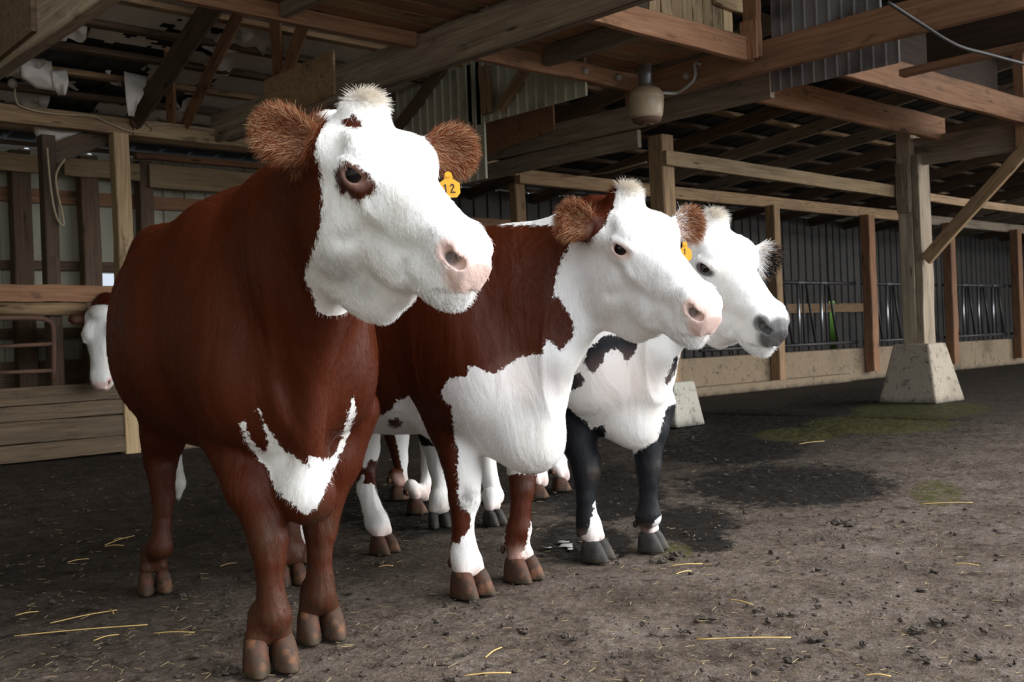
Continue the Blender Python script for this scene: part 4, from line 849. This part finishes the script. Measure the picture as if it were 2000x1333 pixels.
# thick interior piers and posts
pr_ = atZ(1800, 785); 
pier = block('concrete_pier', (pr_[0] - .33, pr_[1] - .33, 0), (pr_[0] + .33, pr_[1] + .33, .63), M_PIER, 'large tapered concrete pier under the thick timber post at right', 'pier', taper=.13)
XP, YP = pr_[0], pr_[1]
tp = root('timber_post', (XP, YP, .63), 'thick built-up timber post standing on the large concrete pier', 'post')
for x0, y0, wx, wy, z1, mt in ((0, -.085, .25, .08, 2.64, M_WOOD), (-.045, .04, .16, .165, 2.90, M_WOOD), (.085, .04, .085, .165, 2.86, M_WOOD_GREY)): post('plank', XP + x0, YP + y0, .63, z1, wx, wy, M_POST, None, None, None, tp)
a = atX(1761, 320, XP - .145); b = atX(1765, 416, XP - .145); board('splice_board', a, b, .14, .03, M_WOOD_GREY, parent=tp, up=(-1, 0, 0))
p2 = atZ(1314, 832); block('concrete_pier', (p2[0] - .21, p2[1] - .21, 0), (p2[0] + .21, p2[1] + .21, .40), M_PIER2, 'small grooved concrete pier behind the black and white cow', 'pier', taper=.06)
post('pier_post', p2[0] - .02, p2[1], .40, 2.62, .17, .17, M_WOOD, 'round-edged brown post under the barn lamp')
a, b = atX(1808, 508, XP - .1), atX(1998, 296, XP - .1); d_ = (b - a); board('diagonal_brace', a, b + d_ * .4, .06, .13, M_WOOD, 'long diagonal brace leaning from the thick timber post at right', 'brace')
# lengthwise tie between the two pier posts
a0, a1 = atY(1298, 308, p2[1] - .105), atX(1746, 375, XP - .12)
board('tie_rail', a0, a1, .05, .13, M_WOOD_PALE, 'pale horizontal tie rail between the lamp post and the thick timber post', 'rail')
a0 = atY(1815, 378, YP + .10); beamA('tie_rail', YP + .10, a0[0], a0[0] + 5, a0[2] - .09, a0[2], .05, M_WOOD, 'tie rail running right from the thick timber post', 'rail')
# headlock panels on the curb
def headlocks(x0, x1, label):
    zt = atY(1600, 553, YC + .1)[2]; g = root('headlock_panel', ((x0 + x1) / 2, YC + .1, .5), label, 'feed fence', 'headlock panels')
    pipe('top_rail', [(x0, YC + .1, zt), (x1, YC + .1, zt)], .026, M_IRON, parent=g); pipe('bottom_rail', [(x0, YC + .1, .60), (x1, YC + .1, .60)], .026, M_IRON, parent=g)
    for x in np.arange(x0 + .12, x1 - .42, .62):
        pipe('upright', [(x, YC + .1, .50), (x, YC + .1, zt)], .022, M_GALV, parent=g); pipe('upright', [(x + .13, YC + .1, .60), (x + .13, YC + .1, zt)], .015, M_IRON, parent=g)
        pipe('lock_bar', [(x + .20, YC + .08, zt - .03), (x + .40, YC + .08, .63)], .020, M_IRON, parent=g)
        block('latch', (x - .035, YC + .06, zt - .03), (x + .14, YC + .14, zt + .03), M_IRON, parent=g)
xs_ = [atY(px, 640, YC)[0] for px in (1430, 1507, 1692, 1775, 1850, 1981)]
headlocks(xs_[0] - .6, xs_[1] - .1, 'steel headlock panel partly hidden behind the black and white cow\'s nose'); headlocks(xs_[1] + .12, xs_[2] - .12, 'steel headlock panel just right of the black and white cow\'s nose'); headlocks(xs_[2] + .12, xs_[4] - .12, 'steel headlock panel behind the thick timber post'); headlocks(xs_[4] + .12, xs_[5] - .12, 'steel headlock panel right of the concrete pier'); headlocks(xs_[5] + .12, xs_[5] + 2.5, 'steel headlock panel at the right edge of the view')

# ------------------------------------------------------------------ trusses, loft
K = 1.31
def kz(z): return CAM_Z + (z - CAM_Z) * K
X1, X2, X3 = 3.47 * K, 7.30, XP
def on_roof(x, y, dz=-.02):
    r = ray(x, y); t = (2.99 + dz + SL * 8.8 - CAM_Z) / (r[2] + SL * r[1]); return CAM + r * t
def zX(x, y, X): return atX(x, y, X)
t1 = root('roof_truss', (X1, 6.5, 2.7), 'weathered truss crossing above the near cow\'s head, with a plywood gusset', 'truss')
beamB('bottom_chord', X1, 1.35, 8.86, kz(2.245), kz(2.435), .06, M_WOOD_GREY, None, None, None, t1); beamB('bottom_chord', X1 + .11, 1.35, 8.86, kz(2.26), kz(2.44), .06, M_WOOD_GREY, None, None, None, t1)
def gusset(pts, X, mat, parent):
    g = [np.array(atX(x, y, X)) for x, y in pts]; link_mesh('gusset', [*g, *[q + (.018, 0, 0) for q in g]], [(0, 1, 2, 3), (7, 6, 5, 4), (0, 4, 5, 1), (1, 5, 6, 2), (2, 6, 7, 3), (3, 7, 4, 0)], mat, parent)
gusset(((516, 157), (650, 98), (652, 184), (520, 240)), X1 - .02, M_WOOD, t1)
for p, q, w_ in (((543, 150), (536, 20), .08), ((553, 160), (600, 30), .09)): board('web', atX(*p, X1 + .08), on_roof(*q), .05, w_, M_WOOD_RED, None, None, None, t1, up=(0, 1, 0))
for p, q, w_, lab in (((336, 246), (331, 100), .075, 'upright strut standing on the roped beam'), ((358, 250), (475, 10), .08, 'slanting strut from the roped beam up to the roof'), ((262, 236), (432, -12), .15, 'thick dark slanting strut from the roped beam up to the roof')):
    board("strut", atY(*p, YC + (.0 if w_ > .1 else .075)), on_roof(*q), .05, w_, M_WOOD_DARK if w_ > .1 else M_WOOD_RED, lab, 'strut', up=(0, 1, 0))
# the same kind of truss at the near left corner
t0 = root('roof_truss', (1.35, 3.6, 1.9), 'dark truss end with a plywood gusset in the top left corner', 'truss')
za, zb = atX(0, 132, 1.35), atX(205, -5, 1.35); beamB('bottom_chord', 1.35, zb[1] - 1.0, za[1] + .25, (za[2] + zb[2]) / 2, (za[2] + zb[2]) / 2 + .17, .06, M_WOOD_GREY, None, None, None, t0)
gq = [atX(x, y, 1.33) for x, y in ((-60, 20), (58, -40), (62, 60), (-60, 160))]; gq = [np.array(q) for q in gq]
link_mesh('gusset', [*gq, *[q + (.018, 0, 0) for q in gq]], [(0, 1, 2, 3), (7, 6, 5, 4), (0, 4, 5, 1), (1, 5, 6, 2), (2, 6, 7, 3), (3, 7, 4, 0)], M_WOOD_DARK, t0)
# middle truss over the lamp post
t2 = root('roof_truss', (X2, 5.5, 2.7), 'middle truss above the lamp post, with a strip of dark siding nailed under it', 'truss')
beamB('bottom_chord', X2, 4.86, 10.2, 2.675, 2.885, .06, M_WOOD_GREY, None, None, None, t2); 
ga = [atX(x, y, X2 - .03) for x, y in ((928, 220), (1078, 170), (1082, 255), (930, 310))]; ga = [np.array(q) for q in ga]
link_mesh('gusset', [*ga, *[q + (.018, 0, 0) for q in ga]], [(0, 1, 2, 3), (7, 6, 5, 4), (0, 4, 5, 1), (1, 5, 6, 2), (2, 6, 7, 3), (3, 7, 4, 0)], M_WOOD_RED, t2)
a, b = atX(1240, 246, X2), atX(925, 312, X2); beamB('lower_chord', X2 + .03, a[1], 10.2, 2.50, 2.66, .05, M_WOOD_GREY, None, None, None, t2)
sa, sb = atX(1504, 150, X2 - .08), atX(1760, 110, X2 - .08)
ribbed('siding_strip', (X2 - .075, sa[1], 2.69), (0, -1, 0), (0, 0, 1), sa[1] - sb[1], .21, .098, .012, M_SIDING, (-1, 0, 0)).parent = None
st = bpy.data.objects['siding_strip']; st.parent = t2; st.location = Vector(st.location) - Vector(WORLD_LOC[t2.name])
# corrugated partition
XS = 6.0; q0, q1, q2 = atX(690, 320, XS), atX(915, 330, XS), atX(1250, 150, XS)
ribbed('wall_partition', (XS, q0[1], 2.2), (0, -1, 0), (0, 0, 1), q0[1] - q1[1] + .25, 1.0, .11, .016, M_SHEET, (-1, 0, 0), 'pale ribbed steel partition high between the trusses, left part', 'wall', 'structure')
ribbed('wall_partition', (XS, q1[1], atX(930, 245, XS)[2]), (0, -1, 0), (0, 0, 1), q1[1] - atX(1150, 170, XS)[1], 1.0, .11, .016, M_SHEET, (-1, 0, 0), 'pale ribbed steel partition high between the trusses, right part', 'wall', 'structure')
pf = root('partition_frame', (XS - .03, 7, 2.6), 'dark diagonal and upright studs in front of the ribbed partition', 'framing')
for p, q, w_, m_ in (((880, 112), (778, 248), .10, M_WOOD_DARK), ((946, 130), (952, 222), .12, M_WOOD), ((1030, 128), (978, 212), .085, M_WOOD)): board('stud', atX(*p, XS - .04), atX(*q, XS - .04), .05, w_, m_, None, None, None, pf, up=(0, 1, 0))
# far truss on the thick post
t3 = root('roof_truss', (X3, 5, 2.6), 'far truss at the upper right, resting on the thick timber post', 'truss')
zz = (atX(1784, 272, X3)[2], atX(1808, 322, X3)[2]); beamB('bottom_chord', X3 - .04, 1.6, YP + .15, zz[1], zz[0], .07, M_WOOD_GREY, None, None, None, t3)
a, b = atX(1988, 80, X3 - .1), atX(1990, 300, X3 - .1); post('web', X3 - .1, a[1], b[2], a[2] + .6, .06, .10, M_WOOD_RED, None, None, None, t3)
# beams running between the middle and far trusses
for (y, x0, yt0, x1, yt1, w_, lab, mat) in ((YP - .35, 1424, 196, 1748, 246, .19, 'reddish beam meeting the top of the thick timber post', M_WOOD_RED), (YP - 1.3, 1624, 160, 1960, 210, .19, 'reddish beam above and nearer than the one on the thick post', M_WOOD_RED)):
    zt = atX(x1, yt1, X3)[2]; beamA('cross_beam', y, X2 + .1, X3 + .05, zt - w_ - .05, zt, .06, mat, lab)
board('header_beam', (X2 + .25, sb[1] - .05, 2.84), (X2 + .25, 1.35, 2.84), .10, .30, M_BLACKWOOD, 'deep dark brown header beam in the top right corner', 'beam'); board('header_board', (X2 + .12, sb[1] + .1, 2.66), (X2 + .12, 2.8, 2.66), .09, .05, M_WOOD_RED, 'narrow board under the dark header beam', 'board')
block('loft_wall', (X2 + .5, 4.60, 2.86), (X3 - .15, 4.66, 3.5), M_BLACKWOOD, 'dark boarded partition in the upper right', 'partition')
# loft over the cows: joists, boards, rim girder
XG = 5.06 * K
for y, x0, x1, z0, z1, lab in ((4.25, X1 + .18, XG - .02, 2.305, 2.405, 'loft joist running from the near cow\'s truss to the lamp'), (4.44, .8, X1 - .01, 2.375, 2.455, 'loft joist at the top left, ending on the truss'), (3.45, X1 + .18, XG - .02, 2.315, 2.445, 'orange brown loft joist nearest the camera, ending at a short upright')):
    beamA('loft_joist', y * K, x0, x1, kz(z0), kz(z1), .055, M_WOOD_RED, lab)
lf = root('loft_floor', (5.4, 5.2, kz(2.45)), 'boarded loft floor seen from below above the cows', 'floor boards')
yb = 4.47 * K
for i in range(20):
    if yb > 3.47 * K + .16: beamA('board', yb - .178, X1 + .12, XG - .01, kz(2.45), kz(2.45) + .025, .172, M_WOOD_RED if i % 2 else M_WOOD, None, None, None, lf)
    if yb > 2.3: beamA('board', yb + .02 - .178, .6, X1 + .05, kz(2.458), kz(2.458) + .025, .172, M_WOOD if i % 2 else M_WOOD_RED, None, None, None, lf)
    yb -= .183
beamB('nailer', 4.19 * K, 3.52 * K, 4.24 * K, kz(2.335), kz(2.447), .06, M_WOOD_GREY, 'grey cross nailer under the loft boards, between two joists'); beamB('nailer', 2.65 * K, 2.6 * K, 4.43 * K, kz(2.385), kz(2.456), .06, M_WOOD_GREY, 'grey cross nailer under the loft at the top left')
beamB('rim_girder', XG, 1.35, 4.42 * K, kz(2.255), kz(2.425), .07, M_WOOD_RED, 'long reddish rim girder under the dark batten siding at the top right')
ur = root('upright', (XG - .05, 3.44 * K, kz(2.33)), 'short upright with a cut block at the end of the nearest loft joist', 'post')
post('stud', XG - .05, 3.44 * K, kz(2.33), kz(2.75), .06, .12, M_WOOD_RED, None, None, None, ur); post('block', XG - .095, 3.44 * K, kz(2.315), kz(2.53), .025, .14, M_WOOD_RED, None, None, None, ur)
bw = root('loft_boarding', (4.7 * K, 3.60 * K, kz(2.47)), 'pale tongue and groove boards behind the nearest loft joist', 'boarding')
for i in range(12):
    if i in (1, 3): continue
    post('board', (4.02 + i * .09) * K, 3.60 * K, kz(2.47), kz(2.75), .084 * K, .02, M_WOOD_PALE, None, None, None, bw)
board('rail', atY(1395, -10, 3.57 * K), atY(1475, 22, 3.57 * K), .03, .12, M_WOOD_PALE, None, None, None, bw)
ribbed('siding_panel', (XG + .03, 3.36 * K, kz(2.425)), (0, -1, 0), (0, 0, 1), .69 * K, .38, .0725 * K, .012, M_SIDING, (-1, 0, 0), 'dark batten siding standing on the reddish girder at top right', 'siding')

# torn foil insulation under the left roof
ir = np.random.default_rng(21); IX = np.arange(.6, 6.9, .035); IY = np.arange(5.2, 9.9, .035); A_, B_ = np.meshgrid(IX, IY, indexing='ij')
def vnoise(x, y, sc, seed):
    g = np.random.default_rng(seed).random((64, 64)); u, v = x * sc, y * sc; i, j = np.floor(u).astype(int), np.floor(v).astype(int); a, b = u - i, v - j; a = a*a*(3-2*a); b = b*b*(3-2*b)
    G = lambda p, q: g[p % 64, q % 64]
    return (G(i, j)*(1-a)+G(i+1, j)*a)*(1-b)+(G(i, j+1)*(1-a)+G(i+1, j+1)*a)*b
hole = vnoise(A_, B_, 2.6, 1) * .55 + vnoise(A_, B_, 6.5, 2) * .3 + vnoise(A_, B_, 15, 3) * .15
torn = np.clip((B_ - 7.15) / .5, 0, 1) * np.clip((4.5 - A_) / .6, 0, 1)
keep = hole > (.10 + .46 * torn)
sag = .045 * vnoise(A_, B_, 1.7, 5) * torn + .012 * vnoise(A_, B_, 9, 6)
Z_ = roof_z(B_) + .074 - sag * .3 - np.where(torn > .2, .10 * (vnoise(A_, B_, 3.1, 9) > .62) * vnoise(A_, B_, 11, 4), 0)
n2 = len(IY); vi = np.stack([A_.ravel(), B_.ravel(), Z_.ravel()], 1); a2, b2 = np.meshgrid(np.arange(len(IX)-1), np.arange(n2-1), indexing='ij'); k2 = keep[:-1, :-1].ravel(); b0 = (a2*n2+b2).ravel()[k2]
used = np.zeros(len(vi), bool); fq = np.stack([b0, b0+n2, b0+n2+1, b0+1], 1); used[fq.ravel()] = True; remap = np.cumsum(used) - 1
ins = link_mesh('roof_insulation', vi[used], remap[fq], M_FOIL, None, True); tag(ins, 'torn pale foil insulation sagging under the left part of the roof', 'insulation')
def flap(pts, Y, label):
    P = np.array([atY(x, y, Y + .06 * math.sin(i * 1.9)) for i, (x, y) in enumerate(pts)]); c = P.mean(0) + (0, -.05, 0); V = [*P, c]; n = len(P)
    o = link_mesh('insulation_flap', V, [(i, (i + 1) % n, n) for i in range(n)], M_FOIL, None, True); sb = o.modifiers.new('s', 'SUBSURF'); sb.subdivision_type = 'SIMPLE'; sb.levels = sb.render_levels = 2; so = o.modifiers.new('t', 'SOLIDIFY'); so.thickness = .004; tag(o, label, 'insulation')
flap([(66, 246), (100, 243), (165, 258), (170, 262), (140, 282), (95, 286), (78, 280), (68, 262)], YC + .25, 'pale flap of insulation hanging below the roped beam')
flap([(242, 140), (288, 150), (280, 185), (268, 205), (262, 228), (250, 226), (246, 195)], 8.35, 'narrow torn flap of insulation hanging beside the slanted truss web')
flap([(40, 110), (100, 116), (104, 150), (112, 178), (70, 172), (42, 150)], 8.45, 'large torn flap of insulation at the far left under the roof')
flap([(100, 140), (130, 135), (134, 160), (128, 186), (114, 186), (104, 170)], 8.4, 'ragged strip of insulation beside the large torn flap')
for c in (cow1, cow2, cow3, cow4, cow5): build_cow(c)
# ------------------------------------------------------------------ lamp, cables, ropes
LD = 8.28; lc = lambda x, y: atD(x, y, LD)
lp = root('barn_lamp', lc(1262, 240), 'bell shaped enamel barn lamp hanging above the brown post', 'lamp')
def lathe(name, prof, top, mat, parent, sides=28):
    """prof: (view y, radius in view px); axis is vertical through the lamp"""
    ax = lc(1262, 200); V = []; Fs = []; n = len(prof)
    for y, r in prof:
        z = lc(1262, y)[2]; rr = r * LD / F_PX
        for j in range(sides): q = 2 * math.pi * j / sides; V.append((ax[0] + rr * math.cos(q), ax[1] + rr * math.sin(q), z))
    for i in range(n - 1):
        for j in range(sides): k = (j + 1) % sides; Fs.append((i*sides+j, i*sides+k, (i+1)*sides+k, (i+1)*sides+j))
    Fs.append(tuple(range(sides))); Fs.append(tuple(range((n-1)*sides, n*sides))[::-1]); return link_mesh(name, V, Fs, mat, parent, True)
lathe('housing', [(170, 15), (173, 24), (178, 30), (185, 33.5), (196, 34.5), (210, 34), (224, 32), (232, 29)], 0, M_LAMP, lp)
lathe('neck', [(126, 11), (128, 13.5), (150, 14), (165, 14), (174, 15)], 0, M_GALV, lp); lathe('lens_rim', [(230, 28), (234, 28.5), (239, 26), (242, 18), (244, 8)], 0, M_RUST, lp); lathe('band', [(188, 34), (190, 35), (193, 35), (195, 34)], 0, M_LAMP, lp)
pipe('conduit', smooth_path([lc(1286, 181), *[atX(x, y, XG - .03) for x, y in ((1318, 182), (1335, 174), (1352, 160), (1358, 145), (1357, 124), (1368, 126))]], 6), .013, M_PVC, 'grey bent conduit leading up from the barn lamp', 'pipe')
for (x, y), lab in (((1142, 138), 'left insulator knob on the loft joist'), ((1208, 151), 'insulator knob on the joist just left of the lamp'), ((1340, 148), 'insulator knob inside the bend of the lamp conduit')):
    c = (atY(x, y, 4.245 * K) if x < 1300 else atX(x, y, XG - .006)); V, F2 = uv_ball(.030, 14, 8); tag(link_mesh('insulator', np.array(V) * (1, 1, 1) + c, F2, M_CERAMIC, None, True), lab, 'insulator', 'porcelain insulator knobs')
yr = YC - .018
pipe('rope', smooth_path([atY(x, y, yr) for x, y in ((29, 160), (30, 189), (36, 204), (47, 210), (76, 218), (126, 224), (180, 227), (202, 236), (225, 246), (245, 254), (270, 259), (290, 260), (298, 255), (296, 248), (287, 243), (304, 244), (338, 243), (420, 256), (505, 268))], 5), .0075, M_ROPE, 'old rope draped along the plate beam at left', 'rope')
pipe('rope_loop', smooth_path([atY(x, y, YC + .03) for x, y in ((92, 289), (96, 338), (103, 394), (112, 428), (124, 441), (122, 420), (112, 375), (109, 345), (116, 326), (127, 311))], 5), .0085, M_ROPE, 'loop of twine hanging on the dark post at far left', 'rope')
pipe('twine', smooth_path([atY(x, y, YC - .02) for x, y in ((1034, 272), (1028, 300), (1014, 322), (1000, 331))], 5), .004, M_ROPE, 'thin twine dangling onto the plate beam beside the near cow\'s ear', 'twine')
pipe('wire', [atY(1128, 343, YC - .006), (atY(1128, 343, YC - .006) + atY(1262, 317, p2[1] + .07)) / 2 - (0, 0, .03), atY(1262, 317, p2[1] + .07)], .010, M_ROPE, 'pale wire running from the plate beam to the lamp post', 'wire')
cb = smooth_path([atD(x, y, d) for x, y, d in ((1734, 4, 6.2), (1800, 47, 6.3), (1868, 88, 6.5), (1930, 106, 6.7), (2040, 135, 7.1))], 6); pipe('cable', cb, .011, M_IRON, 'dark cable slung across the top right corner', 'cable')
ic = atY(263, 240, YC - .005); pipe('iron_plug', [ic + (0, -.05, 0), ic], .047, M_RUST, 'round rusty iron plug on the roped beam', 'plug', sides=20)
ins_ = root('wire_insulator', atY(24, 150, YC - .1), 'porcelain wire insulators on a hook at the far left', 'insulator')
for x, y, r in ((22, 138, .028), (25, 163, .038)): V, F2 = uv_ball(r, 14, 8); link_mesh('knob', np.array(V) + atY(x, y, YC - .1), F2, M_CERAMIC, ins_, True)
pipe('hook', smooth_path([atY(x, y, YC - .1) for x, y in ((38, 118), (30, 118), (24, 128), (24, 165))], 4), .007, M_RUST, parent=ins_)
# ------------------------------------------------------------------ loose things on the ground
def straw(x0, y0, x1, y1, bend=0.0, label='loose yellow straw stalk lying on the dark floor', rr=.0020):
    a, b = atZ(x0, y0, .006), atZ(x1, y1, .006); mid = (a + b) / 2 + np.array([0, 0, .004]) + unit(np.cross(b - a, UP)) * bend
    pipe('straw', smooth_path([a, mid, b], 4), rr, M_STRAW, label, 'straw', 'straw stalks on the floor', sides=6)
for k, st_ in enumerate(((98, 1218, 228, 1192, .004), (28, 1243, 288, 1221, .006), (183, 1252, 232, 1240, 0), (300, 1238, 380, 1236, .003), (132, 1099, 173, 1092, 0), (1360, 1250, 1545, 1246, .006), (905, 1321, 998, 1315, .003), (1310, 1106, 1372, 1102, .004), (1865, 1102, 1912, 1105, .002), (948, 1285, 980, 1265, 0), (205, 1065, 262, 1047, 0), (430, 1107, 462, 1100, 0), (30, 1203, 75, 1195, .004), (222, 1055, 245, 1052, 0), (1320, 1122, 1350, 1116, 0), (1560, 868, 1610, 862, 0), (740, 1108, 768, 1106, 0), (1425, 1172, 1470, 1182, .002), (1690, 1320, 1740, 1322, 0), (1800, 985, 1900, 982, .004), (205, 1068, 242, 1066, 0), (215, 1190, 222, 1200, 0))): straw(*st_)
cr = np.random.default_rng(17); CV, CF = [], []
base_v, base_f = uv_ball(1, 7, 5); base_v = np.array(base_v)
def clod(c, r):
    o = len(CV); s_ = r * cr.uniform(.6, 1.3, 3) * (1, 1, .55); th = cr.uniform(0, 6.3); q = base_v * (1 + cr.normal(0, .22, (len(base_v), 1))) * s_; x = q[:, 0] * math.cos(th) - q[:, 1] * math.sin(th); y = q[:, 0] * math.sin(th) + q[:, 1] * math.cos(th)
    CV.extend(np.stack([x + c[0], y + c[1], np.maximum(q[:, 2] + c[2] + r * .12, -.01)], 1).tolist()); CF.extend([tuple(i + o for i in f) for f in base_f])
for _ in range(1900):
    x, y = cr.uniform(0, 2000), 800 + 560 * cr.random() ** .8; p = atZ(x, y)
    if p[1] > 8.4 or p[0] > 14: continue
    clod(p, abs(cr.normal(0, .0042)) + .002)
for x, y, r in ((1650, 1020, .035), (1665, 1022, .02), (1378, 1210, .022), (1598, 1250, .016), (1490, 1190, .014), (1295, 1095, .02), (1325, 1085, .022), (1310, 1090, .016), (1780, 1230, .016), (1840, 1215, .018), (1340, 1235, .01), (930, 1178, .012), (1010, 1140, .012), (900, 1330, .02)): 
    for _ in range(5): p = atZ(x + cr.normal(0, 8), y + cr.normal(0, 2)); clod(p, r * cr.uniform(.4, 1))
tag(link_mesh('manure_crumbs', CV, CF, plain('manure', (.055, .042, .032), .9, (60, .6, .01), .5), None, False, (0, 0, 0)), 'dark crumbs of earth and manure scattered over the floor', 'manure', kind='stuff')
BV, BF = [], []
for _ in range(900):
    x, y = cr.uniform(0, 2000), 820 + 530 * cr.random() ** .8; a = atZ(x, y, .004); th = cr.uniform(0, 3.14); L_ = cr.uniform(.008, .035)
    if a[1] > 8.2 or a[0] > 13: continue
    v, f = tube([a, a + L_ * np.array([math.cos(th), math.sin(th), .1])], .0012, 4); o = len(BV); BV.extend(v); BF.extend([tuple(i + o for i in q) for q in f])
tag(link_mesh('chaff', BV, BF, plain('chaff', (.22, .165, .085), .8), None, False, (0, 0, 0)), 'short bits of chaff trodden into the floor', 'chaff', kind='stuff')
sp = NT('puddle_water'); M_WATER = sp.done((.02, .017, .014), .03, None, .6)
pc = atZ(1107, 1068); an = np.linspace(0, 2 * math.pi, 20, endpoint=False); PV, PF = [], []
for u, v, r in ((0, 0, .034), (.05, .07, .022), (-.03, -.06, .020), (.10, .02, .016), (-.07, .03, .014)):
    o = len(PV); PV += [(pc[0] + u + r * (1 + .4 * math.sin(3 * a + u * 90) + .2 * math.sin(7 * a)) * math.cos(a), pc[1] + v + r * (1 + .4 * math.sin(2 * a + v * 70)) * math.sin(a), .0036) for a in an]
    PV += [(p[0], p[1], -.004) for p in PV[o:o + 20]]; PF += [tuple(range(o, o + 20))] + [(o + i, o + i + 20, o + (i + 1) % 20 + 20, o + (i + 1) % 20) for i in range(20)]
tag(link_mesh('puddle', PV, PF, M_WATER), 'small shiny puddle between the middle and far cows', 'puddle')
